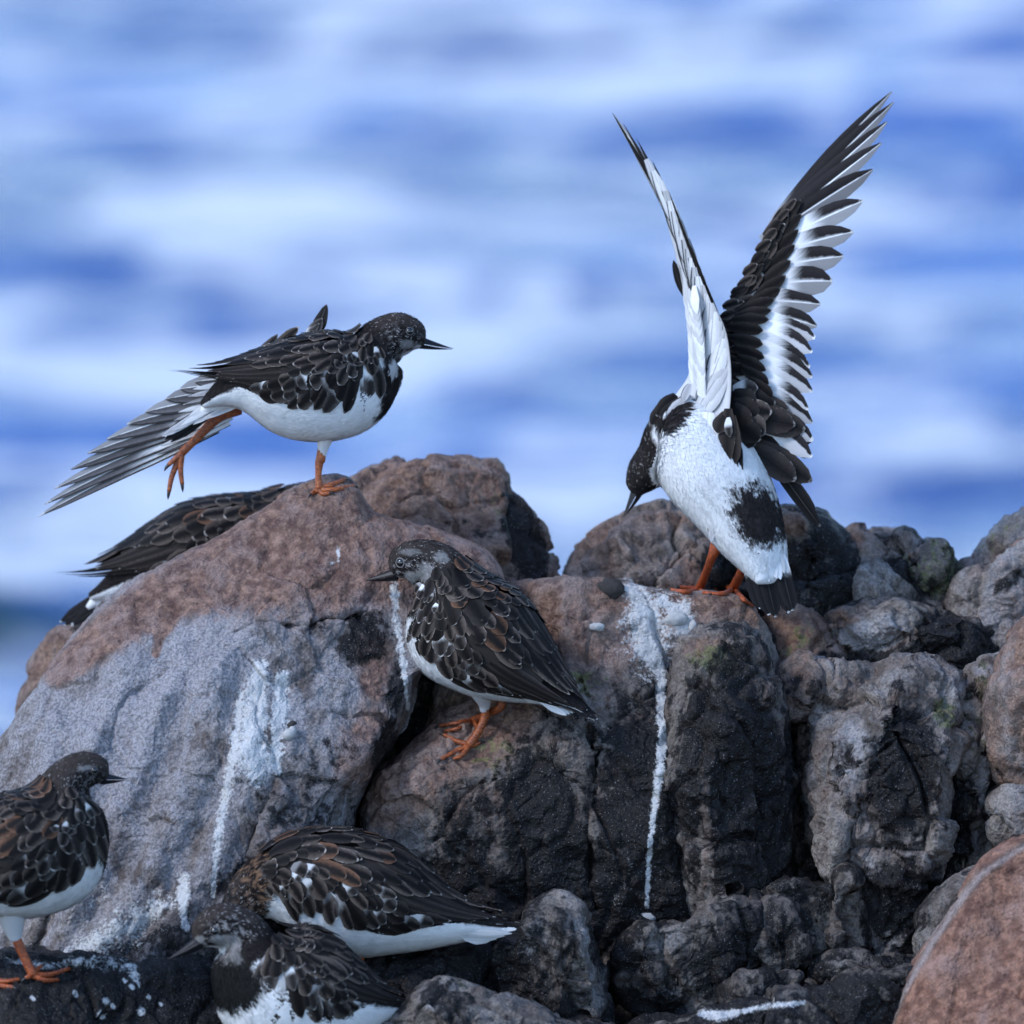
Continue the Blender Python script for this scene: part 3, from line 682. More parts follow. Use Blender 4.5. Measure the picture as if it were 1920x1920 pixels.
BLK, BRN, WHT, PALE, GREY = (0.012, 0.011, 0.011), (0.055, 0.045, 0.040), (0.80, 0.80, 0.80), (0.40, 0.36, 0.33), (0.20, 0.19, 0.19)
FM = {
    'scap': feather_mat('feather_scapular', (0.007, 0.006, 0.006), (0.095, 0.074, 0.062), (0.46, 0.41, 0.37), 0.18),
    'rust': feather_mat('feather_chestnut', (0.012, 0.010, 0.009), (0.13, 0.066, 0.04), (0.40, 0.30, 0.24), 0.20),
    'cov': feather_mat('feather_covert', (0.008, 0.007, 0.007), (0.080, 0.066, 0.058), (0.58, 0.54, 0.50), 0.20, basecol=(0.26, 0.25, 0.25), vb=0.34),
    'covw': feather_mat('feather_covert_white_based', (0.020, 0.017, 0.016), (0.09, 0.08, 0.075), (0.62, 0.60, 0.58), 0.18, basecol=(0.62, 0.62, 0.62), vb=0.46),
    'dark': feather_mat('feather_dark', (0.006, 0.005, 0.005), (0.028, 0.023, 0.021), (0.26, 0.24, 0.23), 0.12),
    'tert': feather_mat('feather_tertial', (0.016, 0.013, 0.012), (0.048, 0.038, 0.034), (0.40, 0.37, 0.35), 0.13, shaft=(0.008, 0.007, 0.007)),
    'prim': feather_mat('feather_primary', (0.008, 0.007, 0.007), (0.018, 0.016, 0.016), (0.45, 0.43, 0.42), 0.07, shaft=(0.06, 0.055, 0.05)),
    'fold': feather_mat('feather_folded_primary', (0.012, 0.011, 0.011), (0.034, 0.030, 0.030), (0.66, 0.64, 0.62), 0.13),
    'pwing': feather_mat('feather_open_primary', (0.012, 0.010, 0.011), (0.024, 0.021, 0.022), None, vane2=(0.20, 0.195, 0.20), shaft=(0.80, 0.80, 0.80), basecol=(0.42, 0.42, 0.43), vb=0.12),
    'pmid': feather_mat('feather_inner_primary', (0.012, 0.010, 0.011), (0.024, 0.021, 0.022), (0.6, 0.6, 0.6), 0.05, vane2=(0.27, 0.265, 0.27), shaft=(0.75, 0.75, 0.75), basecol=(0.80, 0.80, 0.81), vb=0.50, vs=-0.20),
    'sec': feather_mat('feather_secondary', (0.012, 0.010, 0.011), (0.026, 0.023, 0.024), (0.85, 0.85, 0.85), 0.12, vane2=(0.46, 0.45, 0.46), basecol=(0.84, 0.84, 0.85), vb=0.55, vs=-0.34, tipcol=(0.85, 0.85, 0.85), vt=0.965),
    'white': feather_mat('feather_white', (0.74, 0.74, 0.74), (0.64, 0.64, 0.65), None, barb=0.25, shaft=(0.5, 0.5, 0.5)),
    'under': feather_mat('feather_underwing', (0.66, 0.66, 0.67), (0.50, 0.50, 0.51), None, barb=0.3, shaft=(0.36, 0.36, 0.37), edge=(0.05, 0.05, 0.055)),
    'gstr': feather_mat('feather_stretched', (0.07, 0.065, 0.068), (0.15, 0.14, 0.145), (0.6, 0.6, 0.6), 0.06, vane2=(0.24, 0.235, 0.24), basecol=(0.72, 0.72, 0.73), vb=0.45, edge=(0.035, 0.03, 0.03), shaft=(0.66, 0.66, 0.66)),
    'tail': feather_mat('feather_tail', (0.008, 0.007, 0.008), (0.018, 0.016, 0.017), (0.5, 0.5, 0.5), 0.035, basecol=(0.82, 0.82, 0.82), vb=0.30, tipcol=(0.84, 0.84, 0.84), vt=0.965, shaft=(0.03, 0.03, 0.03)),
    'greywhite': feather_mat('feather_greywhite', (0.42, 0.41, 0.42), (0.62, 0.61, 0.62), None, edge=(0.04, 0.035, 0.035)),
}

def leg_material():
    t = NT('orange_leg')
    geo = t.n('ShaderNodeNewGeometry').outputs['Position']
    n = t.noise(geo, 350, 4)
    mp = t.n('ShaderNodeMapping'); t.set(mp.inputs[0], geo); mp.inputs['Scale'].default_value = (0.4, 0.4, 1)
    sc = t.noise(mp.outputs[0], 900, 2)
    oc = t.n('ShaderNodeObjectInfo').outputs['Color']
    c = t.mix(t.ramp(n, 0.35, 0.7), (0.50, 0.135, 0.03), (0.33, 0.075, 0.02))
    c = t.mix(t.math('MULTIPLY', t.ramp(sc, 0.6, 0.4), 0.65), c, (0.11, 0.03, 0.015))
    t.set(t.b.inputs['Base Color'], t.mix(1.0, c, oc, 'MULTIPLY'))
    t.b.inputs['Roughness'].default_value = 0.5
    b = t.n('ShaderNodeBump', i_Strength=0.6, i_Distance=0.001, i_Height=sc)
    t.set(t.b.inputs['Normal'], b.outputs[0])
    return t.m
LEG = leg_material()

def plain(name, col, rough, spec=0.5, nscale=400, bump=0.2):
    t = NT(name)
    geo = t.n('ShaderNodeNewGeometry').outputs['Position']
    n = t.noise(geo, nscale, 3)
    t.set(t.b.inputs['Base Color'], t.mix(n, tuple(0.7 * c for c in col), tuple(1.3 * c for c in col)))
    t.b.inputs['Roughness'].default_value = rough
    t.b.inputs['Specular IOR Level'].default_value = spec
    if bump:
        b = t.n('ShaderNodeBump', i_Strength=bump, i_Distance=0.001, i_Height=n)
        t.set(t.b.inputs['Normal'], b.outputs[0])
    return t.m
BEAK = plain('beak_horn', (0.012, 0.012, 0.015), 0.42, 0.3)
EYE = plain('eye_black', (0.006, 0.005, 0.005), 0.08, 1.0, bump=0)
RINGM = plain('eye_ring', (0.22, 0.205, 0.20), 0.8)
CLAW = plain('claw', (0.02, 0.018, 0.018), 0.4)
STONE = plain('pebble_white', (0.44, 0.43, 0.42), 0.7, 0.3, 300, 0.5)

# ------------------------------------------------------------------ bird geometry, in "view pixels": x right, y up (= -py), z away from the viewer
def unit(v):
    v = np.asarray(v, float)
    return v / (np.linalg.norm(v, axis=-1, keepdims=True) + 1e-12)

class Frame:
    """similarity transform from view pixels about (px0, py0) at depth d0 to world; geometry is stored relative to the thing's base"""
    def __init__(self, px0, py0, d0):
        self.o = np.array([px0, -py0, 0.0]); self.d0 = d0
        self.k = S * (DIST + d0) / DIST
        self.base = P(px0, py0, d0)
        self.M = np.stack([RIGHT, UP, FWD])
    def loc(self, V):
        return ((np.asarray(V, float) - self.o) * self.k) @ self.M
    def inv(self, w):
        return ((np.asarray(w) - self.base) @ self.M.T) / self.k + self.o

class Loft:
    def __init__(self, st, tan=0.0, px0=0.0, up=(0, 1, 0), N=240):
        st = np.asarray([tuple(s) + (0,) * (6 - len(s)) for s in st], float)
        pts = np.stack([st[:, 0], -st[:, 1], st[:, 5] + (st[:, 0] - px0) * tan, st[:, 2], st[:, 3], st[:, 4]], 1)
        c = catmull(pts[:, [0, 1, 2, 3, 4, 5]], N, closed=False)
        self.C = c[:, :3]; self.rd, self.rv, self.rl = np.maximum(c[:, 3], 1), np.maximum(c[:, 4], 1), np.maximum(c[:, 5], 1)
        T = np.gradient(self.C, axis=0)
        k = np.exp(-np.linspace(-2, 2, 31) ** 2); k /= k.sum()
        T = np.stack([np.convolve(np.pad(T[:, j], 15, mode='edge'), k, 'valid') for j in range(3)], 1)
        self.T = unit(T)
        up = np.asarray(up, float)
        self.U = unit(up - (self.T @ up)[:, None] * self.T)
        self.L = np.cross(self.T, self.U)
        if self.L[N // 2, 2] > 0:
            self.L = -self.L                    # phi > 0 is the side towards the viewer
        self.N = N
        self.len = np.linalg.norm(np.diff(self.C, axis=0), axis=1).sum()
    def _at(self, A, t):
        x = np.clip(t, 0, 1) * (self.N - 1)
        i = np.clip(np.floor(x).astype(int), 0, self.N - 2); f = x - i
        if A.ndim == 1:
            return A[i] * (1 - f) + A[i + 1] * f
        return A[i] * (1 - f)[..., None] + A[i + 1] * f[..., None]
    def S(self, t, phi):
        t = np.asarray(t, float); phi = np.asarray(phi, float)
        cp, sp = np.cos(phi), np.sin(phi)
        rv = np.where(cp > 0, self._at(self.rd, t), self._at(self.rv, t))
        over = np.maximum(t - 1, 0)[..., None] * self.len
        return self._at(self.C, t) + self._at(self.U, t) * (cp * rv)[..., None] + self._at(self.L, t) * (sp * self._at(self.rl, t))[..., None] + self._at(self.T, t) * over
    def nrm(self, t, phi):
        e = 1e-3
        a = self.S(np.clip(t + 0.01, 0, 1), phi) - self.S(np.clip(t - 0.01, 0, 1), phi)
        b = self.S(t, phi + e) - self.S(t, phi - e)
        n = unit(np.cross(a, b))
        r = self.S(t, phi) - self._at(self.C, np.asarray(t, float))
        return np.where(((n * r).sum(-1) < 0)[..., None], -n, n)

def grid_faces(n, m, wrap=False):
    i = np.arange(n - 1)[:, None] * m
    j = np.arange(m if wrap else m - 1)
    a = (i + j).ravel(); b = (i + (j + 1) % m).ravel()
    return np.stack([a, b, b + m, a + m], 1)

def loft_mesh(name, lf, fr, nt=110, nph=56, noise=1.0, colf=None):
    t = np.linspace(0, 1, nt)
    t = 0.5 - 0.5 * np.cos(np.pi * t) * (1 - 0.0) if False else t
    ph = np.linspace(0, 2 * np.pi, nph, endpoint=False)
    Tt, Ph = np.meshgrid(t, ph, indexing='ij')
    V = lf.S(Tt, Ph).reshape(-1, 3)
    n = lf.nrm(Tt.ravel(), Ph.ravel())
    V = V + n * (noise * (2.0 * fbm(V / 26.0, 3) + 0.8 * fbm(V / 8.0, 2)))[:, None]
    F = grid_faces(nt, nph, True).tolist()
    a = len(V)
    V = np.vstack([V, lf.C[0] - lf.T[0] * lf.rd[0] * 0.4, lf.C[-1] + lf.T[-1] * lf.rd[-1] * 0.6])
    F = [tuple(f) for f in F] + [(a, (j + 1) % nph, j) for j in range(nph)] + [(a + 1, (nt - 1) * nph + j, (nt - 1) * nph + (j + 1) % nph) for j in range(nph)]
    me = new_mesh(name, fr.loc(V), F)
    if colf is not None:
        c = colf(Tt.ravel(), Ph.ravel(), V[:-2])
        c = np.vstack([c, c[:1], c[-1:]])
        attr_color(me, 'col', c)
    return me

def plumage(name, lf, fr, colf, count, size, parent, lift=1.3, trange=(0.02, 0.97), seed=1, wide=0.13):
    """short overlapping body feathers as fine blades lying along the body"""
    r = np.random.default_rng(seed)
    t = r.uniform(*trange, count * 4); ph = r.uniform(-np.pi, np.pi, count * 4)
    w = (lf._at(lf.rl, t) + lf._at(lf.rd, t)); keep = r.uniform(0, 1, len(t)) < w / w.max()
    t, ph = t[keep][:count], ph[keep][:count]
    n = len(t)
    p0 = lf.S(t, ph); nr = lf.nrm(t, ph)
    d = unit(lf.S(np.clip(t + 0.02, 0, 1), ph) - lf.S(np.clip(t - 0.02, 0, 1), ph))
    sd = np.cross(d, nr)
    d = unit(d + sd * r.normal(0, 0.30, n)[:, None]); sd = np.cross(d, nr)
    hs = np.clip(lf._at(lf.rl, t) / lf.rl.max(), 0.35, 1)
    ln = size * hs * r.uniform(0.6, 1.4, n); wd = ln * wide * r.uniform(0.7, 1.3, n)
    lf_ = lift * r.uniform(0.4, 1.5, n)
    A = p0 - nr * 0.6
    M = p0 + d * (ln * 0.5)[:, None] + nr * (lf_ * 0.7)[:, None]
    B = M + sd * wd[:, None] - nr * 0.4; C_ = M - sd * wd[:, None] - nr * 0.4
    D = p0 + d * ln[:, None] + nr * (lf_ * 0.9)[:, None] - nr * (0.02 * ln)[:, None]
    V = np.stack([A, B, D, C_], 1).reshape(-1, 3)
    i = np.arange(n)[:, None] * 4
    F = i + np.array([[0, 3, 2, 1]])
    me = new_mesh(name, fr.loc(V), F, smooth=True)
    col = colf(t, ph, p0, r)
    lum = col.mean(1); amp_ = np.where(lum > 0.4, 0.05, 0.32)
    col = np.repeat(col * (1 + amp_ * r.uniform(-1, 1, n))[:, None], 4, 0)
    attr_color(me, 'col', np.clip(col, 0, 0.9))
    # shade like the skin below: normals of the body surface with a little spread
    nn = unit(nr + r.normal(0, 0.06, (n, 3)))
    nn = np.repeat(nn, 4, 0) @ fr.M
    me.normals_split_custom_set_from_vertices([tuple(v) for v in nn])
    o = link(name, me, PLUME, parent, kind='stuff')
    return o

NA = 9
_a = np.linspace(0, 1, NA); _b = np.array([-1, -0.5, 0, 0.5, 1.0])
def prof(a, point=0.0, base=0.35):
    w = base + (1 - base) * np.sin(np.clip(a / 0.5, 0, 1) * np.pi / 2)
    k = 0.62 - 0.35 * point
    x = np.clip((a - k) / (1 - k), 0, 1)
    return w * np.maximum(1 - x ** (2.4 - 1.0 * point), 0.02) ** (0.5 + 0.35 * point)
FF = grid_faces(NA, 5)
_uv = np.stack([np.tile(_b * 0.5 + 0.5, NA), np.repeat(_a, 5)], 1)

FR = np.random.default_rng(99)
def wear(amt=0.10):
    """uneven vane outline, different for each feather"""
    k = np.interp(np.linspace(0, 1, NA), np.linspace(0, 1, 5), FR.normal(0, 1, 5)); k2 = np.interp(np.linspace(0, 1, NA), np.linspace(0, 1, 5), FR.normal(0, 1, 5))
    m = np.ones((NA, 5)); m[:, 0] += amt * k; m[:, 1] += amt * 0.6 * k; m[:, 4] += amt * k2; m[:, 3] += amt * 0.6 * k2
    return m

def feather_obj(V, fr, kind, parent, name='feather', flip=False):
    me = new_mesh(name, fr.loc(V), FF)
    uv = me.uv_layers.new(name='uv')
    q = _uv.copy()
    if flip: q[:, 0] = 1 - q[:, 0]
    uv.data.foreach_set('uv', q[FF.ravel()].astype(np.float32).ravel())
    return link(name, me, FM[kind], parent)

def feather_on(lf, fr, t0, ph0, ang, L, W, kind, parent, l0=0.5, l1=3.0, point=0.0, base=0.45):
    """a feather lying on a lofted surface; ang > 0 swings its tip towards the belly"""
    sgn = 1 if ph0 >= 0 else -1
    w = W * prof(_a, point, base)
    wb = _b * w[:, None] * wear()
    al = _a[:, None] * L * math.cos(ang) - wb * math.sin(ang)
    ac = _a[:, None] * L * math.sin(ang) + wb * math.cos(ang)
    r = 0.5 * (float(lf._at(lf.rl, np.array(t0))) + float(lf._at(lf.rd, np.array(t0))))
    t = t0 + al / lf.len
    ph = ph0 + sgn * ac / max(r, 8)
    X = lf.S(t, ph); n = lf.nrm(np.clip(t, 0, 1), ph)
    lift = l0 + l1 * _a[:, None] - 0.9 * (W / 14.0) * (_b ** 2) + 0.0 * t
    V = (X + n * lift[..., None]).reshape(-1, 3)
    return feather_obj(V, fr, kind, parent, flip=sgn < 0)

def feather_3d(fr, base, tip, W, kind, parent, nrm=(0, 0, -1), point=0.3, bow=0.0, flip=False, bend=0.0, bw=0.45, name='feather'):
    """free feather between two points in view pixels (px, py, z)"""
    b = np.array([base[0], -base[1], base[2]], float); e = np.array([tip[0], -tip[1], tip[2]], float)
    d = e - b; L = np.linalg.norm(d); d = d / L
    n = np.asarray(nrm, float); n = unit(n - (n @ d) * d)
    s = np.cross(d, n)
    w = W * prof(_a, point, bw)
    c = b + _a[:, None] * (e - b) + n * (bow * np.sin(_a * np.pi))[:, None] + s * (bend * np.sin(_a * np.pi))[:, None]
    V = c[:, None, :] + s * (_b[None, :] * w[:, None] * wear(0.06))[..., None] - n * (0.10 * W * (_b ** 2))[None, :, None] * (1 - 0.5 * _a)[:, None, None]
    return feather_obj(V.reshape(-1, 3), fr, kind, parent, flip=flip, name=name)

def tube(name, fr, pts, rad, mat, parent, nseg=10, N=18, squash=1.0):
    pts = np.asarray([(p[0], -p[1], p[2]) for p in pts], float)
    c = catmull(np.hstack([pts, np.asarray(rad, float)[:, None]]), N, closed=False) if len(pts) > 2 else np.hstack([np.linspace(pts[0], pts[-1], N), np.linspace(rad[0], rad[-1], N)[:, None]])
    C_, r = c[:, :3], np.maximum(c[:, 3], 0.3)
    T = unit(np.gradient(C_, axis=0))
    ref = np.array([0.3, 0.2, -1.0]); U = unit(ref - (T @ ref)[:, None] * T); L = np.cross(T, U)
    th = np.linspace(0, 2 * np.pi, nseg, endpoint=False)
    V = C_[:, None] + (U[:, None] * np.cos(th)[None, :, None] * squash + L[:, None] * np.sin(th)[None, :, None]) * r[:, None, None]
    V = V.reshape(-1, 3)
    F = [tuple(f) for f in grid_faces(N, nseg, True).tolist()]
    a = len(V)
    V = np.vstack([V, C_[0] - T[0] * r[0] * 0.5, C_[-1] + T[-1] * r[-1] * 0.5])
    F += [(a, (j + 1) % nseg, j) for j in range(nseg)] + [(a + 1, (N - 1) * nseg + j, (N - 1) * nseg + (j + 1) % nseg) for j in range(nseg)]
    me = new_mesh(name, fr.loc(V), F)
    return link(name, me, mat, parent)

def leg(fr, pts, rad, toes, parent, tint=(1, 1, 1), on_rock=True, toer=5.0):
    """pts/toes in photo pixels with z; toes: list of polylines starting at the ankle"""
    o = tube('leg', fr, pts, rad, LEG, parent, N=26); o.color = (*tint, 1)
    for tp in toes:
        rr = np.linspace(toer, toer * 0.62, len(tp)) if len(tp) < 4 else np.interp(np.linspace(0, 1, len(tp)), [0, 0.5, 1], [toer, toer * 0.9, toer * 0.6])
        q = tube('toe', fr, tp, rr, LEG, o, N=16); q.color = (*tint, 1)
        e = np.array(tp[-1], float); d = unit(e - np.array(tp[-2], float))
        tube('claw', fr, [tuple(e - d * 1.0), tuple(e + d * 6 + np.array([0, 1.5, 0])), tuple(e + d * 10 + np.array([0, 5, 0]))], [toer * 0.55, toer * 0.42, 0.5], CLAW, o, N=8)
    return o

def on_rock(fr, px, py, up=4.0):
    """photo pixel -> (px, py, z) on the rock seen there, raised by `up` pixels towards the viewer"""
    v = fr.inv(hit(px, py, fr.d0))
    return (px, py, v[2] - up)

def beak(fr, base, tip, r, parent, up=(0, 1, 0)):
    b = np.array([base[0], -base[1], base[2]], float); e = np.array([tip[0], -tip[1], tip[2]], float)
    d = e - b; L = np.linalg.norm(d); d /= L
    u = unit(np.asarray(up, float) - (np.asarray(up, float) @ d) * d); s = np.cross(d, u)
    for nm, sg, rr, ln in (('beak', 1, 1.0, 1.0), ('lower_mandible', -1, 0.72, 0.965)):
        a = np.linspace(-0.12, 1, 16); th = np.linspace(0, np.pi, 9)
        rad = r * rr * np.clip(1 - np.clip(a, 0, 1), 0.05, 1) ** 0.88
        wid = r * 0.80 * np.clip(1 - np.clip(a, 0, 1), 0.05, 1) ** 0.85
        curve = 0.10 * r * np.clip(a, 0, 1) ** 2 * 3
        cen = b + np.outer(a * L * ln, d) + np.outer(curve, u) + u * (0.05 * r * sg)
        V = cen[:, None] + (np.sin(th)[None, :, None] * u * sg) * rad[:, None, None] + (np.cos(th)[None, :, None] * s) * wid[:, None, None]
        F = grid_faces(16, 9)
        cl = np.stack([np.arange(15) * 9, np.arange(15) * 9 + 8, np.arange(1, 16) * 9 + 8, np.arange(1, 16) * 9], 1)
        me = new_mesh(nm, fr.loc(V.reshape(-1, 3)), np.vstack([F, cl]))
        o = link(nm, me, BEAK, parent)
        if nm == 'beak': parent = o

def surf_at(lf, px, py, trange=(0, 0.4)):
    t = np.linspace(*trange, 160); ph = np.linspace(-0.2, np.pi, 160)
    Tt, Ph = np.meshgrid(t, ph, indexing='ij')
    V = lf.S(Tt, Ph)
    d = np.hypot(V[..., 0] - px, V[..., 1] + py) + 0.02 * V[..., 2]
    k = np.unravel_index(np.argmin(d), d.shape)
    return V[k], lf.nrm(Tt[k], Ph[k]), Tt[k], Ph[k]

def eye(fr, lf, px, py, r, parent, ring=1.0):
    v, n, _, _ = surf_at(lf, px, py)
    th = np.linspace(0, np.pi, 9); ph = np.linspace(0, 2 * np.pi, 16, endpoint=False)
    sp = np.stack([np.outer(np.sin(th), np.cos(ph)), np.outer(np.sin(th), np.sin(ph)), np.outer(np.cos(th), np.ones(16))], -1)
    x = unit(np.cross(n, [0, 1, 0.1])); y = np.cross(n, x)
    c = v - n * r * 0.25
    V = c + r * (sp[..., :1] * x + sp[..., 1:2] * y + sp[..., 2:] * n * 0.9)
    o = link('eye', new_mesh('eye', fr.loc(V.reshape(-1, 3)), grid_faces(9, 16, True)), EYE, parent)
    q = np.linspace(0, 2 * np.pi, 8, endpoint=False)
    R0, r0 = r * 1.06, r * 0.11 * ring
    Vr = v + n * 0.6 + ((R0 + r0 * np.cos(q))[None, :, None] * (np.cos(ph)[:, None, None] * x + np.sin(ph)[:, None, None] * y * 0.92)) + (r0 * np.sin(q))[None, :, None] * n
    i = np.arange(16)[:, None] * 8; j = np.arange(8)
    a = (i + j).ravel(); b = (i + (j + 1) % 8).ravel(); nx = (np.arange(16)[:, None] + 1) % 16 * 8
    F = np.stack([a, b, (nx + (j + 1) % 8).ravel(), (nx + j).ravel()], 1)
    if ring: link('eye_ring', new_mesh('eye_ring', fr.loc(Vr.reshape(-1, 3)), F), RINGM, o)

# plumage colouring of a folded turnstone: dark mottled head and breast band, white chin and belly, dark back
def ss(x, a, b):
    x = np.clip((x - a) / (b - a), 0, 1)
    return x * x * (3 - 2 * x)

def make_pattern(tb_side, tb_belly, thead, white_face=0.35, chin=True, back_white=None, ochre=0.0, spots=()):
    def colf(t, ph, V, r=None):
        a = np.abs((ph + np.pi) % (2 * np.pi) - np.pi)          # 0 dorsal .. pi ventral
        nz = fbm(V / 22.0, 3); nf = fbm(V / 7.0 + 5, 2)
        lim = tb_side + (tb_belly - tb_side) * ss(a, 1.4, 2.7) + 0.03 * nz
        dk = ss(lim - t, -0.012, 0.012)
        back = ss(1.45 + 0.1 * nz - a, -0.08, 0.08) * ss(t, tb_side - 0.05, tb_side)
        dk = np.maximum(dk, back)
        ch = ss(a, 2.2, 2.7) * ss(thead * 0.62 - t, -0.02, 0.02) if chin else 0 * t
        dk = dk * (1 - ch)
        darkc = np.array([0.018, 0.015, 0.015]) * (1 + 0.7 * nf)[:, None]
        head = ss(thead - t, -0.03, 0.03)
        mott = ss(nf + 0.3 * nz, 0.10, 0.30) * head * white_face * ss(a, 0.7, 1.2)
        crown = head * ss(0.95 - a, -0.2, 0.2)
        darkc = darkc * (1 - crown[:, None]) + crown[:, None] * np.array([0.044, 0.036, 0.033]) * (1 + 0.8 * nf)[:, None]
        c = darkc * (1 - mott[:, None]) + mott[:, None] * np.array([0.36, 0.34, 0.34])
        if ochre:
            oc = ochre * ss(nf, 0.0, 0.25) * ss(t, 0.05, 0.15) * (1 - ss(t, tb_side, tb_side + 0.1))
            c = c * (1 - oc[:, None]) + oc[:, None] * np.array([0.26, 0.15, 0.09])
        stk = fbm(np.stack([t * 5.0, ph * 7.0, 0 * t + 2], 1), 3)
        w = np.array([0.82, 0.82, 0.82]) * (1 - 0.22 * np.clip(nz, 0, 1) - 0.40 * np.clip(stk - 0.05, 0, 1))[:, None]
        out = c * dk[:, None] + w * (1 - dk[:, None])
        for (sx, sy, rx, ry, g, st_) in spots:
            q = np.hypot((V[:, 0] - sx) / rx, (-V[:, 1] - sy) / ry) + 0.35 * nf
            k = st_ * ss(1.15 - q, 0.0, 0.3) * (ph > 0)
            out = out * (1 - k[:, None]) + k[:, None] * np.array([g, g * 0.98, g * 0.97])
        if r is not None:
            fl = (r.uniform(0, 1, len(t)) < 0.16 * head) & (dk > 0.5)
            out = np.where(fl[:, None], np.array([0.30, 0.28, 0.27]), out)
        return np.clip(out, 0.006, 0.86)
    return colf

# feather tracts of a closed wing and back on the shell: (n, t0, t1, phi0, phi1, ang0, ang1, L, W, kinds, l0, l1, point)
R_ = math.radians
TRACTS = {
    'wing': [
        (6, 0.42, 0.52, 108, 94, 2, 0, 188, 10, ['fold'], 0.3, 1.3, 0.4),
        (8, 0.34, 0.58, 104, 98, 10, 2, 86, 11, ['tert', 'dark'], 0.6, 1.5, 0.2),
        (4, 0.46, 0.54, 90, 60, 3, 0, 140, 18, ['tert'], 1.0, 1.6, 0.15),
        (15, 0.05, 0.54, 84, 97, 60, 12, 54, 13, ['cov', 'covw', 'cov', 'dark'], 1.7, 3.2, 0.1),
        (14, 0.04, 0.48, 72, 87, 54, 12, 40, 12.5, ['cov', 'scap', 'dark', 'covw'], 2.4, 3.4, 0.1),
        (12, 0.03, 0.40, 62, 74, 46, 12, 34, 12, ['scap', 'cov', 'dark'], 3.0, 3.4, 0.1),
        (11, 0.02, 0.18, 80, 60, 62, 30, 21, 8, ['cov', 'scap', 'covw'], 3.4, 2.6, 0.1),
    ],
    'body': [
        (5, 0.36, 0.56, 40, 34, 4, 0, 96, 18, ['tert', 'dark', 'scap'], 2.6, 2.4, 0.1),
        (8, 0.16, 0.50, 62, 54, 16, 4, 58, 16, ['scap', 'dark', 'rust', 'scap'], 3.2, 3.6, 0.05),
        (8, 0.10, 0.44, 44, 38, 12, 2, 50, 15, ['scap', 'dark', 'scap', 'rust'], 3.8, 3.6, 0.05),
        (8, 0.05, 0.38, 26, 22, 8, 0, 40, 14, ['scap', 'dark'], 4.2, 3.4, 0.05),
        (9, 0.01, 0.34, 8, 8, 4, 0, 32, 12, ['scap', 'dark', 'rust'], 4.6, 3.2, 0.05),
        (7, 0.0, 0.16, 50, 40, 24, 14, 26, 11, ['scap', 'dark'], 4.2, 3.0, 0.05),
        (6, 0.34, 0.66, 20, 14, 2, 0, 84, 17, ['tert', 'dark', 'scap'], 2.4, 2.6, 0.1),
        (4, 0.34, 0.56, 3, 3, 0, 0, 74, 17, ['dark', 'scap'], 2.8, 2.6, 0.1),
    ]}

def dress(fr, shell, wingo, bodyo, side, sc=1.0, seed=1, skip=(), rust=True, dphi=0.0):
    r = random.Random(seed * 7 + (1 if side > 0 else 2))
    for part, rows in TRACTS.items():
        for ri, (n, t0, t1, p0, p1, a0, a1, L, W, kinds, l0, l1, pt) in enumerate(rows):
            if (part, ri) in skip: continue
            for k in range(n):
                f = k / max(n - 1, 1)
                j = 0.012 if L < 100 else 0.004
                t = t0 + (t1 - t0) * f + r.uniform(-j, j)
                ph = R_(p0 + (p1 - p0) * f + r.uniform(-3.5, 3.5) + (dphi if part == 'wing' else 0)) * side
                kd = kinds[(k + ri + r.randint(0, 1)) % len(kinds)]
                if kd == 'rust' and not rust: kd = 'scap'
                feather_on(shell, fr, max(t, 0), ph, R_(a0 + (a1 - a0) * f + r.uniform(-7, 7) * (1 if L < 100 else 0.2)), L * sc * r.uniform(0.75, 1.22), W * sc * r.uniform(0.74, 1.12), kd,
                           wingo if part == 'wing' else bodyo, l0 + 0.15 * (k % 3), l1 * r.uniform(0.7, 1.5), pt + r.uniform(0, 0.2))

def wing_pad(fr, shell, side, parent, col=(0.03, 0.026, 0.024), ph0=35, ph1=98):
    t = np.linspace(0.02, 0.74, 40); f = np.linspace(0, 1, 14)
    Tt, Fq = np.meshgrid(t, f, indexing='ij')
    lo = R_(ph1) - R_(16) * ss(Tt, 0.45, 0.95) - R_(26) * (1 - ss(Tt, 0.0, 0.16))
    Ph = side * (R_(ph0) + (lo - R_(ph0)) * Fq)
    X = shell.S(Tt, Ph); n = shell.nrm(Tt, Ph)
    edge = (1 - (2 * Fq - 1) ** 6)
    V1 = (X + n * (0.6 * edge)[..., None]).reshape(-1, 3); V2 = (X - n * (3.0 * edge + 0.4)[..., None]).reshape(-1, 3)
    F = grid_faces(40, 14)
    me = new_mesh('wing', fr.loc(np.vstack([V1, V2])), np.vstack([F, F[:, ::-1] + len(V1)]))
    attr_color(me, 'col', np.tile(col, (2 * len(V1), 1)))
    return link('wing', me, PLUME, parent)

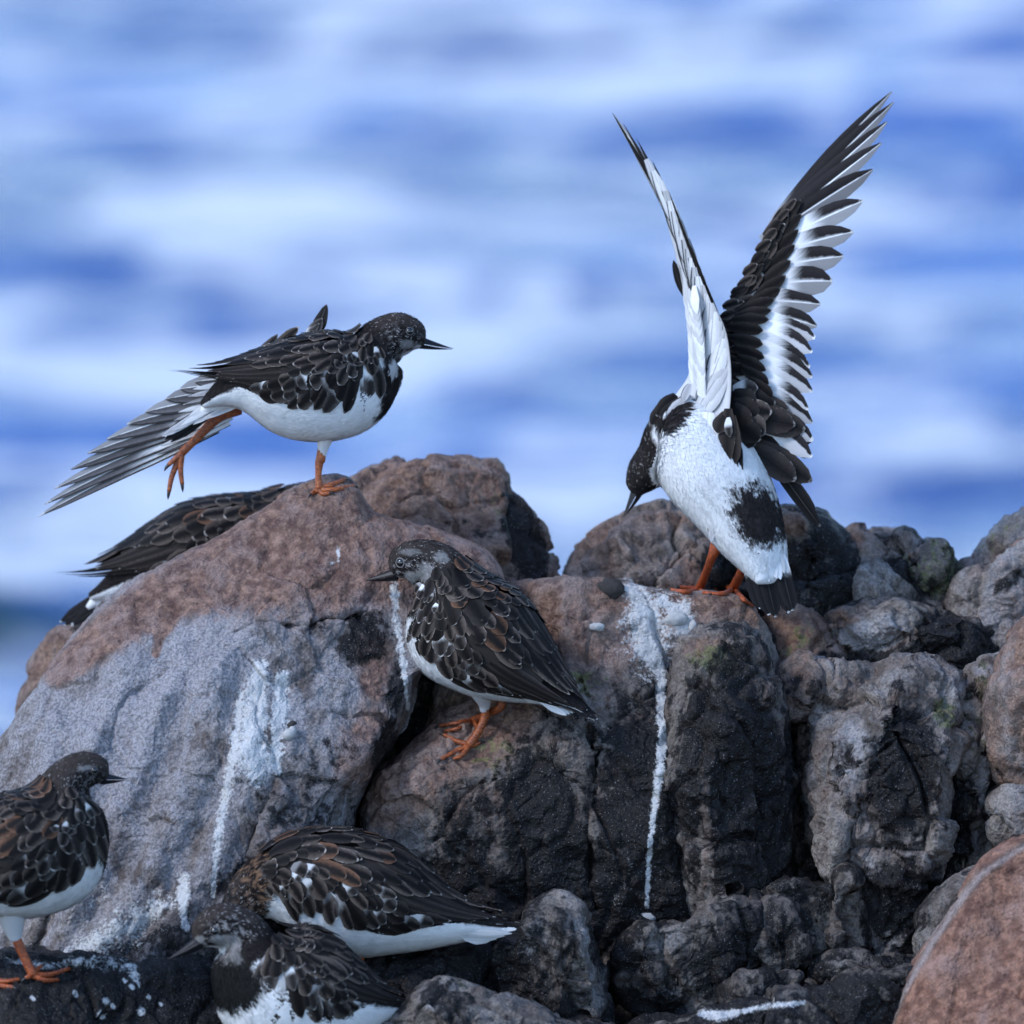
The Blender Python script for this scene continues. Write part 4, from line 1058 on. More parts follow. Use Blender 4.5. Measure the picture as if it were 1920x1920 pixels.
def bird(label, px0, py0, d0, st, shell, tan=0.0, up=(0, 1, 0), pattern=None, nplume=9000, psize=17, seed=1, skip=(), sc=1.0, rust=True, sides=(1, -1), dphi=0.0):
    fr = Frame(px0, py0, d0)
    root = bpy.data.objects.new('turnstone', None); COL.objects.link(root)
    root.location = fr.base
    root.empty_display_size = 0.02
    root['label'] = label; root['category'] = 'bird'; root['group'] = 'turnstones on the rocks'
    lf = Loft(st, tan, px0, up)
    body = link('body', loft_mesh('body', lf, fr, colf=pattern), PLUME, root)
    plumage('plumage', lf, fr, pattern, nplume, psize, root, seed=seed)
    sh = None
    if shell is not None:
        sh = Loft(shell, tan, px0, up)
        # the folded wing wraps the body: nowhere below its surface over the front two thirds
        dd = ((sh.C[:, None, :] - lf.C[None]) ** 2).sum(-1)
        for i in range(sh.N):
            u = i / (sh.N - 1)
            k = int(np.clip(dd[i].argmin(), 0, lf.N - 1))
            off = (sh.C[i] - lf.C[k]) @ sh.U[i]
            w = float(1 - ss(np.array(u), 0.5, 0.8))
            sh.rv[i] += w * max(lf.rv[k] + off + 5 - sh.rv[i], 0)
            sh.rd[i] += w * max(lf.rd[k] - off + 3 - sh.rd[i], 0)
            sh.rl[i] += w * max(lf.rl[k] + 5 - sh.rl[i], 0)
        kern = np.ones(15) / 15
        for q in ('rv', 'rd', 'rl'):
            setattr(sh, q, np.convolve(np.pad(getattr(sh, q), 7, mode='edge'), kern, 'valid'))
        for s in sides:
            w = wing_pad(fr, sh, s, root, ph1=98 + dphi)
            dress(fr, sh, w, body, s, sc, seed, skip, rust, dphi)
    return fr, root, body, lf, sh

def tail_core(fr, root, pts, rad, col=(0.75, 0.75, 0.75)):
    o = tube('tail', fr, pts, rad, PLUME, root, nseg=14, N=16)
    attr_color(o.data, 'col', np.tile(col, (len(o.data.vertices), 1)))
    return o
# ------------------------------------------------------------------ the seven turnstones
def depth_at(px, py):
    return float(unproj(hit(px, py))[2])

# ---- A: standing on one leg, stretching its far wing and leg backwards
def bird_stretching():
    d0 = depth_at(612, 930) + 0.004
    st = [(791, 646, 12, 11, 11), (779, 637, 32, 27, 26), (750, 631, 45, 41, 38), (712, 645, 47, 52, 42), (690, 676, 56, 78, 58), (648, 712, 82, 102, 80), (594, 722, 90, 106, 88),
          (532, 722, 78, 96, 80), (474, 722, 56, 66, 62), (430, 732, 32, 34, 42), (400, 746, 16, 18, 26), (380, 758, 7, 8, 14)]
    sh = [(712, 652, 46, 48, 46), (668, 684, 64, 62, 74), (612, 700, 76, 62, 91), (542, 706, 66, 54, 85), (474, 706, 45, 34, 65), (412, 702, 21, 17, 40), (366, 698, 9, 8, 20), (330, 694, 3, 3, 8)]
    pat = make_pattern(0.22, 0.37, 0.17, 0.30, chin=True, spots=[(786, 656, 11, 9, 0.45, 0.8), (764, 646, 12, 8, 0.30, 0.6), (738, 692, 7, 16, 0.6, 0.8)])
    fr, root, body, lf, shl = bird('turnstone balancing on one orange leg with a wing stretched out behind', 606, 922, d0, st, sh, 0.08, (0, 1, -0.10), pat, 26000, 13, 11, sc=0.95, rust=False, sides=(1, -1))
    beak(fr, (788, 644, lf.C[0, 2]), (849, 658, lf.C[0, 2] + 4), 13, root)
    eye(fr, lf, 768, 621, 7.5, root, ring=0.6)
    # tail, folded downwards under the wing tips
    tl = tail_core(fr, root, [(446, 738, 0), (410, 752, 0), (360, 785, 2)], [30, 18, 5])
    for i, (tx, ty, z) in enumerate([(345, 815, 10), (334, 823, 6), (320, 829, 2), (308, 825, -2), (304, 818, -6), (322, 806, -10)]):
        feather_3d(fr, (424, 742 + i, z * 0.3), (tx, ty, z), 9, 'tail' if i < 4 else 'greywhite', tl, nrm=(0.2, 0.3, -1), point=0.15)
    for i, (bx, by, tx, ty) in enumerate([(440, 728, 352, 782), (452, 740, 362, 796), (436, 734, 338, 800), (460, 750, 380, 786)]):
        feather_3d(fr, (bx, by, -4 - i), (tx, ty, -8 - i), 8, 'greywhite' if i % 2 else 'white', tl, nrm=(0.1, 0.4, -1), point=0.6)
    # far wing stretched back and down
    tips = [(70, 968), (82, 945), (100, 916), (131, 880), (162, 850), (198, 823), (236, 795), (271, 772), (309, 748), (336, 729), (364, 715)]
    n = len(tips)
    t = np.linspace(0, 1, 24); lead = catmull([(428, 782, 4), (372, 812, 4), (310, 842, 3)], 24, False); top = catmull([(500, 690, 5), (440, 716, 4), (390, 745, 3)], 24, False)
    V = np.concatenate([np.stack([l + (u - l) * k for k in np.linspace(0, 1, 8)]) for l, u in zip(lead, top)])
    V3 = np.stack([V[:, 0], -V[:, 1], np.full(len(V), 40.0)], 1)
    F = grid_faces(24, 8)
    me = new_mesh('wing', fr.loc(np.vstack([V3, V3 + [0, 0, 5]])), np.vstack([F, F[:, ::-1] + len(V3)]))
    attr_color(me, 'col', np.tile((0.55, 0.55, 0.56), (2 * len(V3), 1)))
    w = link('wing', me, PLUME, root)
    for i, (tx, ty) in enumerate(tips):
        f = i / (n - 1)
        b = (405 + 62 * f, 800 - 92 * f, 37 - 1.4 * i)
        feather_3d(fr, b, (tx, ty, 42 - 1.4 * i + 14 * (1 - f)), 17 + 4 * f, 'gstr', w, nrm=(0.05, 0.25, -1), point=0.72 - 0.35 * f, bend=-5 + 3 * f, flip=True, bw=0.7)
    for i in range(9):                                          # pale coverts over their bases
        f = i / 8
        b = (430 + 40 * f, 792 - 80 * f, 24 - i); L = 150 - 40 * f
        a = R_(200 + 2 - 6 * f) if False else math.atan2(tips[i + 1][1] - (800 - 92 * f), tips[i + 1][0] - (405 + 62 * f))
        feather_3d(fr, b, (b[0] + L * math.cos(a), b[1] + L * math.sin(a), 26 - i), 8, ['gstr', 'greywhite', 'white'][i % 3], w, nrm=(0.05, 0.2, -1), point=0.7, bw=0.6, flip=True)
    # wrist of the far wing showing above the back
    for (b, e, W, kd, z) in [((586, 640), (612, 570), 13, 'prim', 34), ((572, 640), (604, 596), 13, 'covw', 30), ((566, 642), (598, 606), 8, 'covw', 26), ((500, 668), (560, 612), 13, 'scap', 30), ((470, 690), (520, 626), 12, 'cov', 34),
                             ((540, 650), (600, 622), 12, 'cov', 22), ((450, 694), (492, 648), 11, 'covw', 36)]:
        feather_3d(fr, (*b, z), (*e, z), W, kd, w, nrm=(-0.3, 0.2, -1), point=0.5, bw=0.8)
    # standing leg
    an = on_rock(fr, 600, 918, 6)
    z = an[2]
    thigh = tube('leg', fr, [(612, 806, z * 0.4), (606, 838, z * 0.8), (602, 862, z)], [22, 11, 7], PLUME, root)
    attr_color(thigh.data, 'col', np.tile((0.62, 0.60, 0.59), (len(thigh.data.vertices), 1))); thigh.name = 'thigh'
    leg(fr, [(604, 838, z * 0.9), (601, 862, z), (599, 866, z), (597, 890, z), (599, 916, z)], [8, 9.5, 8.5, 6.2, 8.5],
        [[(599, 918, z), (628, 918, on_rock(fr, 628, 918)[2]), (664, 911, on_rock(fr, 664, 911)[2])], [(600, 916, z), (625, 908, on_rock(fr, 625, 912)[2] + 6), (646, 898, on_rock(fr, 646, 906)[2] + 10)],
         [(598, 918, z), (590, 922, z + 2), (583, 927, on_rock(fr, 583, 932)[2])], [(599, 918, z), (606, 926, on_rock(fr, 606, 926)[2]), (618, 924, on_rock(fr, 618, 924)[2])]], root, (0.95, 0.95, 0.95), toer=6)
    # stretched leg
    leg(fr, [(446, 762, 22), (408, 782, 24), (366, 824, 25), (341, 848, 25)], [17, 11, 8, 8.5],
        [[(340, 850, 25), (326, 862, 22), (315, 872, 20)], [(340, 850, 25), (338, 880, 24), (341, 908, 23)], [(338, 852, 26), (322, 892, 28), (316, 922, 28)]], root, (0.8, 0.8, 0.85), toer=6.5)
bird_stretching()

# ---- B: hidden behind the boulder, only back, wing tips and tail show
def bird_behind():
    st = [(640, 985, 20, 20, 20), (612, 955, 44, 40, 38), (566, 955, 50, 50, 46), (510, 980, 56, 72, 66), (440, 1008, 72, 90, 82), (366, 1030, 82, 92, 88), (306, 1056, 66, 78, 78), (246, 1084, 40, 44, 50), (200, 1104, 18, 22, 28), (170, 1118, 7, 8, 14)]
    sh = [(560, 962, 50, 46, 44), (500, 985, 60, 60, 70), (430, 1004, 74, 62, 88), (360, 1022, 76, 58, 90), (290, 1044, 58, 44, 74), (220, 1062, 32, 26, 46), (160, 1072, 13, 12, 24), (112, 1074, 3, 3, 8)]
    pat = make_pattern(0.34, 0.42, 0.26, 0.5, chin=False)
    fr, root, body, lf, shl = bird('turnstone half hidden behind the huge grey boulder, head out of sight', 420, 1160, 0.16, st, sh, 0.05, (0, 1, -0.15), pat, 7000, 20, 12, sc=1.05, sides=(1, -1))
    beak(fr, (648, 1000, lf.C[0, 2]), (690, 1040, lf.C[0, 2]), 12, root)
    eye(fr, lf, 625, 965, 7, root)
    tl = tail_core(fr, root, [(250, 1086, 0), (200, 1112, 0), (165, 1140, 0)], [34, 20, 6])
    for i, (tx, ty, z) in enumerate([(118, 1158, 10), (112, 1166, 4), (120, 1172, -2), (134, 1172, -8)]):
        feather_3d(fr, (230, 1094 + 5 * i, z * 0.4), (tx, ty, z), 12, 'tail', tl, nrm=(0.1, 0.3, -1), point=0.2)
    for i in range(3):
        feather_3d(fr, (250, 1092 + 8 * i, -12 - i), (176 + 6 * i, 1132 + 5 * i, -12 - i), 15, 'white', tl, nrm=(0.1, 0.3, -1), point=0.3)
    for x in (410, 450):
        leg(fr, [(x, 1080, 10), (x - 6, 1110, 8), (x, 1165, 10)], [10, 7, 7], [[(x, 1166, 10), (x + 30, 1170, 4), (x + 48, 1172, 2)], [(x, 1166, 10), (x + 26, 1172, -12), (x + 42, 1176, -16)], [(x, 1166, 10), (x - 10, 1170, 10), (x - 16, 1174, 10)]], root)
bird_behind()

# ---- D: standing in the middle, facing left
def bird_standing():
    d0 = depth_at(880, 1398) - 0.012
    up = (0.05, 1, -0.34)
    st = [(741, 1076, 13, 12, 12), (752, 1063, 34, 30, 29), (778, 1057, 44, 44, 41), (816, 1064, 48, 58, 48), (846, 1100, 54, 98, 68), (870, 1156, 80, 144, 90), (922, 1212, 88, 112, 90), (974, 1252, 66, 74, 74),
          (1028, 1288, 36, 36, 44), (1072, 1316, 15, 16, 22), (1098, 1332, 6, 7, 12)]
    sh = [(824, 1072, 46, 50, 46), (850, 1108, 60, 64, 68), (880, 1152, 86, 78, 92), (924, 1200, 94, 80, 100), (976, 1244, 72, 60, 86), (1030, 1284, 41, 32, 56), (1082, 1318, 15, 13, 26), (1114, 1340, 4, 4, 8)]
    pat = make_pattern(0.31, 0.335, 0.23, 0.75, chin=True, spots=[(742, 1090, 9, 9, 0.6, 0.9), (800, 1074, 20, 16, 0.24, 0.7), (826, 1044, 14, 10, 0.28, 0.7), (770, 1082, 12, 10, 0.3, 0.7), (752, 1122, 14, 16, 0.6, 0.8), (770, 1035, 20, 6, 0.2, 0.6)])
    fr, root, body, lf, shl = bird('alert turnstone standing side-on on the broad block, bill pointing at the huge boulder', 880, 1398, d0, st, sh, -0.30, up, pat, 26000, 13, 13, sc=1.08, dphi=9)
    beak(fr, (738, 1080, lf.C[0, 2]), (685, 1092, lf.C[0, 2] + 8), 13, root)
    eye(fr, lf, 751, 1055, 9, root)
    tl = tail_core(fr, root, [(1030, 1290, -45), (1070, 1316, -57), (1098, 1334, -65)], [30, 16, 6])
    for i, (tx, ty, z) in enumerate([(1108, 1340, -74), (1114, 1344, -66), (1120, 1347, -72), (1118, 1338, -58), (1104, 1345, -84)]):
        feather_3d(fr, (1040, 1300, -50 - 2 * i), (tx, ty, z), 11, 'tail', tl, nrm=(0.2, 0.9, -0.5), point=0.2)
    for i in range(4):
        feather_3d(fr, (1010, 1300 + 4 * i, -60 - 5 * i), (1080 - 6 * i, 1334 + 2 * i, -62 - 4 * i), 7, 'white', tl, nrm=(-0.1, -0.3, -1), point=0.4)
    # legs
    a = on_rock(fr, 880, 1396, 6); z = a[2]
    th = tube('thigh', fr, [(902, 1290, -6), (908, 1318, z * 0.6), (908, 1334, z * 0.9)], [26, 13, 8], PLUME, root)
    attr_color(th.data, 'col', np.tile((0.55, 0.54, 0.54), (len(th.data.vertices), 1)))
    R = lambda x, y, u=4: on_rock(fr, x, y, u)
    leg(fr, [(908, 1318, z * 0.5), (910, 1340, z), (899, 1368, z), (880, 1397, z)], [7, 8.5, 7.5, 9],
        [[(880, 1398, z), R(852, 1410), R(826, 1424)], [(878, 1396, z), R(856, 1390), R(832, 1378)], [(880, 1398, z), R(866, 1416), R(850, 1424)], [(882, 1398, z), R(892, 1396), R(900, 1392)]], root, (0.85, 0.8, 0.8), toer=5.5)
    b = on_rock(fr, 884, 1352, 5); z2 = b[2]
    leg(fr, [(940, 1306, 20), (938, 1326, 18), (912, 1340, (18 + z2) / 2), (886, 1352, z2)], [8, 8, 7, 7.5],
        [[(886, 1352, z2), R(858, 1356), R(824, 1362)], [(886, 1354, z2), R(860, 1366), R(834, 1372)], [(888, 1352, z2), R(893, 1362), R(896, 1376)]], root, (0.7, 0.62, 0.62), toer=5)
bird_standing()

# ---- E: resting, head tucked low behind the foremost bird
def bird_sleeping():
    st = [(428, 1752, 18, 18, 18), (446, 1712, 36, 34, 34), (486, 1672, 58, 62, 56), (548, 1658, 84, 100, 82), (630, 1666, 104, 124, 100), (712, 1688, 104, 112, 100), (792, 1712, 72, 74, 78), (872, 1728, 36, 40, 48), (940, 1738, 15, 16, 24), (985, 1742, 6, 7, 12)]
    sh = [(494, 1662, 60, 62, 58), (556, 1650, 88, 78, 86), (636, 1654, 99, 84, 106), (716, 1676, 90, 70, 103), (798, 1702, 56, 44, 78), (876, 1718, 27, 22, 46), (948, 1726, 10, 9, 22), (1002, 1732, 3, 3, 8)]
    pat = make_pattern(0.20, 0.12, 0.15, 0.4, chin=False, ochre=0.8)
    fr, root, body, lf, shl = bird('hunched turnstone with chestnut flecked back resting, its head tucked down', 640, 1800, -0.185, st, sh, 0.05, (0, 1, -0.16), pat, 24000, 16, 14, sc=1.1)
    beak(fr, (424, 1764, lf.C[0, 2]), (404, 1800, lf.C[0, 2] + 8), 12, root)
    eye(fr, lf, 436, 1728, 7, root)
    tl = tail_core(fr, root, [(860, 1730, 0), (930, 1742, 4), (980, 1748, 6)], [34, 16, 6])
    for i, (tx, ty, z) in enumerate([(1000, 1742, 0), (1008, 1746, 6), (1002, 1750, 12), (990, 1754, -6)]):
        feather_3d(fr, (890, 1736, z), (tx, ty, z), 12, 'tail', tl, nrm=(0.1, 0.5, -1), point=0.2)
    for i in range(4):
        feather_3d(fr, (840 + 10 * i, 1744 + 5 * i, -34 + 4 * i), (960 - 14 * i, 1750 + 5 * i, -16 + 4 * i), 8, 'white', tl, nrm=(0.0, -0.2, -1), point=0.45)
    for i, x in enumerate((620, 670)):
        zz = 0 if i else 24
        leg(fr, [(x, 1770, zz), (x + 4, 1800, zz), (x - 2, 1832, zz)], [14, 9, 8], [[(x - 2, 1832, zz), (x - 30, 1838, zz - 4), (x - 50, 1842, zz - 6)], [(x - 2, 1832, zz), (x - 28, 1840, zz - 16), (x - 44, 1846, zz - 22)], [(x - 2, 1832, zz), (x + 8, 1838, zz), (x + 14, 1842, zz)]], root)
bird_sleeping()

# ---- F: foremost, facing left and a little towards the viewer
def bird_front():
    st = [(374, 1766, 13, 12, 12), (386, 1752, 33, 29, 31), (414, 1738, 46, 44, 44), (448, 1750, 50, 58, 50), (478, 1792, 62, 98, 78), (522, 1842, 92, 132, 100), (588, 1866, 96, 132, 104), (652, 1880, 70, 100, 86), (712, 1888, 34, 42, 50), (762, 1892, 9, 11, 18)]
    sh = [(476, 1772, 58, 62, 62), (524, 1814, 88, 82, 94), (586, 1838, 92, 80, 106), (648, 1860, 66, 56, 84), (706, 1874, 33, 26, 50), (748, 1880, 14, 12, 24), (780, 1884, 4, 4, 8)]
    pat = make_pattern(0.30, 0.36, 0.22, 0.75, chin=True, spots=[(388, 1790, 24, 10, 0.65, 0.9), (428, 1762, 24, 12, 0.30, 0.7), (440, 1800, 18, 22, 0.26, 0.6), (376, 1760, 9, 8, 0.3, 0.7), (515, 1800, 8, 26, 0.6, 0.8), (436, 1846, 60, 46, 0.014, 1.0)])
    fr, root, body, lf, shl = bird('foremost turnstone with brown cap and black breast patch, facing the dark ledge', 560, 1990, -0.275, st, sh, 0.30, (0.0, 1, -0.12), pat, 24000, 14, 15, sc=1.0, skip={('wing', 6)}, rust=False)
    beak(fr, (371, 1770, lf.C[0, 2]), (318, 1801, lf.C[0, 2] - 10), 14, root)
    eye(fr, lf, 404, 1743, 8, root, ring=0.5)
    tl = tail_core(fr, root, [(700, 1890, 40), (740, 1894, 50), (765, 1896, 56)], [28, 14, 5])
    for i, (tx, ty, z) in enumerate([(772, 1890, 60), (776, 1894, 52), (770, 1898, 66)]):
        feather_3d(fr, (700, 1890, 44), (tx, ty, z), 11, 'tail', tl, nrm=(0.1, 0.6, -1), point=0.2)
    for i in range(2):
        x = 560 + 40 * i; zz = 20 * i - 6
        leg(fr, [(x, 1965, zz), (x + 4, 2000, zz), (x - 2, 2040, zz)], [16, 9, 8], [[(x - 2, 2040, zz), (x - 30, 2046, zz), (x - 50, 2050, zz)], [(x - 2, 2040, zz), (x - 26, 2048, zz - 14), (x - 42, 2054, zz - 20)], [(x - 2, 2040, zz), (x + 10, 2046, zz), (x + 16, 2050, zz)]], root)
bird_front()

# ---- G: at the left edge, seen from behind its shoulder
def bird_left():
    d0 = depth_at(62, 1828) - 0.004
    st = [(195, 1461, 12, 11, 11), (184, 1452, 31, 24, 27), (156, 1448, 39, 38, 37), (126, 1472, 48, 66, 48), (108, 1520, 62, 122, 80), (76, 1568, 90, 150, 100), (28, 1602, 96, 132, 104), (-30, 1626, 84, 100, 94), (-92, 1648, 58, 68, 70), (-150, 1664, 24, 28, 36), (-190, 1672, 8, 8, 14)]
    sh = [(128, 1478, 48, 52, 48), (108, 1518, 66, 70, 76), (74, 1560, 94, 86, 98), (26, 1594, 98, 82, 106), (-34, 1620, 78, 62, 92), (-96, 1644, 46, 36, 62), (-156, 1664, 17, 14, 28), (-196, 1676, 4, 4, 8)]
    pat = make_pattern(0.30, 0.36, 0.22, 0.3, chin=False, spots=[(160, 1440, 14, 5, 0.3, 0.6), (150, 1500, 9, 5, 0.5, 0.8)])
    fr, root, body, lf, shl = bird('turnstone cut off by the left edge, one orange leg planted on the black ledge', 62, 1830, d0, st, sh, 0.18, (0, 1, -0.30), pat, 22000, 14, 16, sc=1.12, dphi=6)
    beak(fr, (194, 1462, lf.C[0, 2]), (238, 1466, lf.C[0, 2] + 16), 13, root)
    eye(fr, lf, 178, 1444, 7, root, ring=0.5)
    tl = tail_core(fr, root, [(-110, 1656, -30), (-160, 1676, -40), (-195, 1688, -46)], [36, 16, 6])
    for i in range(4):
        feather_3d(fr, (-130, 1664, -36), (-210 - 4 * i, 1684 + 5 * i, -46 - 3 * i), 12, 'tail', tl, nrm=(0, 0.8, -0.6), point=0.2)
    R = lambda x, y, u=4: on_rock(fr, x, y, u)
    z = on_rock(fr, 61, 1828, 6)[2]
    th = tube('thigh', fr, [(20, 1700, -6), (26, 1745, z * 0.6), (30, 1764, z * 0.8)], [34, 18, 10], PLUME, root)
    attr_color(th.data, 'col', np.tile((0.55, 0.55, 0.56), (len(th.data.vertices), 1)))
    leg(fr, [(22, 1740, z * 0.5), (32, 1764, z * 0.8), (46, 1796, z), (62, 1828, z)], [8, 9.5, 8.5, 9.5],
        [[(62, 1828, z), R(92, 1828), R(128, 1818)], [(62, 1829, z), R(84, 1838), R(108, 1838)], [(62, 1826, z), R(70, 1818), R(78, 1811)], [(60, 1828, z), R(54, 1831), R(48, 1834)]], root, (0.95, 0.8, 0.75), toer=6)
    x = -20
    zz = on_rock(fr, x, 1840, 4)[2]
    leg(fr, [(-30, 1710, 10), (-34, 1760, zz), (x, 1836, zz)], [12, 9, 9], [[(x, 1837, zz), R(x + 30, 1840), R(x + 56, 1836)], [(x, 1837, zz), R(x - 8, 1840), R(x - 14, 1842)], [(x, 1837, zz), R(x + 24, 1848), R(x + 46, 1850)]], root, (0.9, 0.75, 0.7), toer=6)
bird_left()

# ---- C: seen from behind, both wings raised
def bird_wings_up():
    d0 = depth_at(1318, 1110) - 0.002
    up = (0.52, 0.34, -0.80)
    st = [(1194, 928, 9, 9, 9, 66), (1197, 914, 22, 22, 23, 66), (1210, 890, 36, 40, 36, 62), (1236, 862, 44, 54, 46, 50), (1268, 828, 62, 62, 68, 28), (1300, 830, 88, 82, 98, 4), (1338, 886, 88, 86, 100, -20),
          (1378, 948, 76, 76, 84, -42), (1410, 1008, 56, 60, 68, -62), (1432, 1054, 34, 38, 50, -78), (1446, 1088, 15, 17, 34, -90)]
    def pat(t, ph, V, r=None):
        a = (ph + np.pi) % (2 * np.pi) - np.pi
        aa = np.abs(a)
        nz = fbm(V / 24.0, 3); nf = fbm(V / 8.0 + 5, 2)
        head = ss(0.27 + 0.03 * nz - t, -0.015, 0.015)
        x, y = V[:, 0], -V[:, 1]
        should = ss(np.exp(-(((x - 1262 + 0.5 * (y - 770)) / 30) ** 2 + ((y - 775) / 52) ** 2) ** 1.5) + 0.3 * nf, 0.4, 0.6)
        x, y = V[:, 0], -V[:, 1]
        rump = np.exp(-(((x - 1416) / 62) ** 2 + ((y - 962 - 0.35 * (x - 1416)) / 70) ** 2) ** 1.5)
        rump = np.maximum(rump, 0.9 * np.exp(-(((x - 1462) / 16) ** 2 + ((y - 965) / 70) ** 2) ** 1.5), ) * ss(aa, 2.0, 1.4)
        rump = ss(rump + 0.5 * nf + 0.25 * nz, 0.36, 0.70)
        strk = 0.7 * np.exp(-(((x - 1300) - 0.45 * (y - 900)) / 9) ** 2) * ss(y, 870, 900) * ss(1000, y, 990) * 0
        dk = np.maximum.reduce([head, should, rump, strk])
        d = np.array([0.026, 0.022, 0.022]) * (1 + 0.7 * nf)[:, None]
        stk = fbm(np.stack([t * 4.0, ph * 8.0, 0 * t + 2], 1), 3)
        w = np.array([0.82, 0.82, 0.82]) * (1 - 0.22 * np.clip(nz, 0, 1) - 0.55 * np.clip(stk - 0.04, 0, 1))[:, None]
        out = d * dk[:, None] + w * (1 - dk[:, None])
        if r is not None:
            fl = (r.uniform(0, 1, len(t)) < 0.10) & (head > 0.5)
            out = np.where(fl[:, None], np.array([0.30, 0.28, 0.27]), out)
        return np.clip(out, 0.006, 0.86)
    fr, root, body, lf, _ = bird('turnstone holding both wings straight up, seen from behind', 1318, 1110, d0, st, None, 0.0, up, pat, 36000, 15, 17)
    beak(fr, (1196, 924, 66), (1172, 973, 70), 13, root, up=(-1, 0.4, 0))
    eye(fr, lf, 1187, 896, 7.5, root, ring=0.8)
    Z2 = lambda X, Y: (1080 + X / 3.0, 140 + Y / 3.0)           # from an enlarged view of the wings
    # tail
    tl = tail_core(fr, root, [(1424, 1030, -64), (1434, 1062, -74), (1444, 1092, -84)], [24, 18, 8])
    for i in range(11):                                         # white upper tail coverts lying on the rump
        u = (i - 5) / 5.0
        feather_3d(fr, (1424 + 30 * u, 1012 + 5 * (i % 3), -98 + 16 * u * u), (1440 + 36 * u, 1082 - 12 * u * u + 4 * (i % 3), -107 + 14 * u * u - 0.7 * (i % 3)), 9, 'white', tl, nrm=(0.35 * u, 0.25, -1), point=0.25)
    for i, (bx, tx, ty, z) in enumerate([(1402, 1424, 1140, -106), (1412, 1440, 1152, -109), (1426, 1452, 1156, -112), (1452, 1478, 1149, -105), (1458, 1484, 1144, -108)]):
        feather_3d(fr, (bx, 1042, -88), (tx, ty, z), 16, 'tail', tl, nrm=(0.1, 0.3, -1), point=0.05, bw=0.8)
    # ---- right wing, upper side towards us
    lead = catmull([(*Z2(*p), z) for p, z in [((875, 1960), -8), ((868, 1750), 6), ((850, 1500), 22), ((836, 1390), 28), ((880, 1260), 32), ((962, 1130), 36), ((1060, 930), 42), ((1165, 790), 48), ((1255, 670), 52)]], 48, False)
    inner = catmull([(*Z2(*p), z) for p, z in [((1130, 2020), -36), ((1050, 1800), -20), ((1030, 1560), -4), ((1010, 1400), 8), ((1040, 1250), 16), ((1100, 1130), 22), ((1170, 960), 30), ((1210, 820), 38), ((1262, 690), 48)]], 48, False)
    V = np.concatenate([np.stack([l + (u - l) * k for k in np.linspace(0, 1, 10)]) for l, u in zip(lead, inner)])
    V3 = np.stack([V[:, 0], -V[:, 1], V[:, 2] + 6], 1)
    kk = np.tile(np.linspace(0, 1, 10), 48)
    thick = (9 * (1 - kk) ** 1.5 + 1.5)
    Vb = V3 + np.stack([0 * kk, 0 * kk, thick], 1); Vf = V3 - np.stack([0 * kk, 0 * kk, 0.6 * thick * np.sin(np.pi * np.clip(kk * 1.4, 0, 1)) * 0.6], 1)
    F = grid_faces(48, 10)
    edge = np.stack([np.arange(47) * 10, np.arange(1, 48) * 10, np.arange(1, 48) * 10 + 480, np.arange(47) * 10 + 480], 1)
    me = new_mesh('wing', fr.loc(np.vstack([Vf, Vb])), np.vstack([F, F[:, ::-1] + 480, edge]))
    attr_color(me, 'col', np.tile((0.035, 0.03, 0.03), (960, 1)))
    rw = link('wing', me, PLUME, root)
    NR = (-0.35, 0.05, -0.94)
    prim = [((1120, 820), (1780, 90)), ((1105, 850), (1790, 150)), ((1090, 880), (1752, 262)), ((1070, 910), (1718, 382)), ((1050, 940), (1670, 532)), ((1085, 965), (1614, 708)), ((1060, 1025), (1560, 882)), ((1040, 1100), (1502, 1020)), ((1020, 1185), (1440, 1160))]
    for i, (b, e) in enumerate(prim):
        zb = 46 - i * 2.6; zt = 52 - i * 9
        feather_3d(fr, (*Z2(*b), zb), (*Z2(*e), zt), 16.0 + 1.5 * i, 'pwing' if i < 5 else 'pmid', rw, nrm=NR, point=0.5 - 0.05 * i, bend=3, bw=0.6, flip=True)
    sec = [((930, 1270), (1372, 1292)), ((925, 1310), (1352, 1415)), ((925, 1350), (1342, 1482)), ((925, 1390), (1326, 1562)), ((920, 1440), (1312, 1648)), ((915, 1500), (1326, 1702)), ((915, 1570), (1326, 1782)),
           ((920, 1660), (1304, 1884)), ((925, 1740), (1326, 1958)), ((935, 1830), (1330, 2060)), ((945, 1900), (1322, 2152))]
    for i, (b, e) in enumerate(sec):
        feather_3d(fr, (*Z2(*b), 22 - i * 4.4), (*Z2(*e), -30 - i * 2.4), 22, 'sec' if i > 1 else 'pmid', rw, nrm=NR, point=0.12 if i < 3 else 0.2, bend=3, bw=0.7, flip=True)
    # covert rows, from the flight feathers inwards
    gc = [(1268, 700), (1268, 780), (1252, 870), (1232, 955), (1208, 1045), (1180, 1130), (1152, 1200), (1116, 1262), (1098, 1325), (1084, 1378), (1050, 1440), (1050, 1520), (1058, 1595), (1066, 1665), (1082, 1742), (1104, 1815)]
    for i, e in enumerate(gc):
        f = i / (len(gc) - 1)
        ang = math.radians(np.interp(f, [0, 0.35, 0.6, 1], [-50, -35, 0, 38])); L = np.interp(f, [0, 0.3, 1], [260, 230, 170])
        b = (e[0] - L * math.cos(ang), e[1] - L * math.sin(ang))
        z = float(np.interp(f, [0, 1], [40, -34]))
        feather_3d(fr, (*Z2(*b), z - 4), (*Z2(*e), z - 12), 12.5, 'dark', rw, nrm=(NR[0], NR[1] + rng.uniform(-0.15, 0.15), NR[2]), point=rng.uniform(0.15, 0.4), bow=1.5)
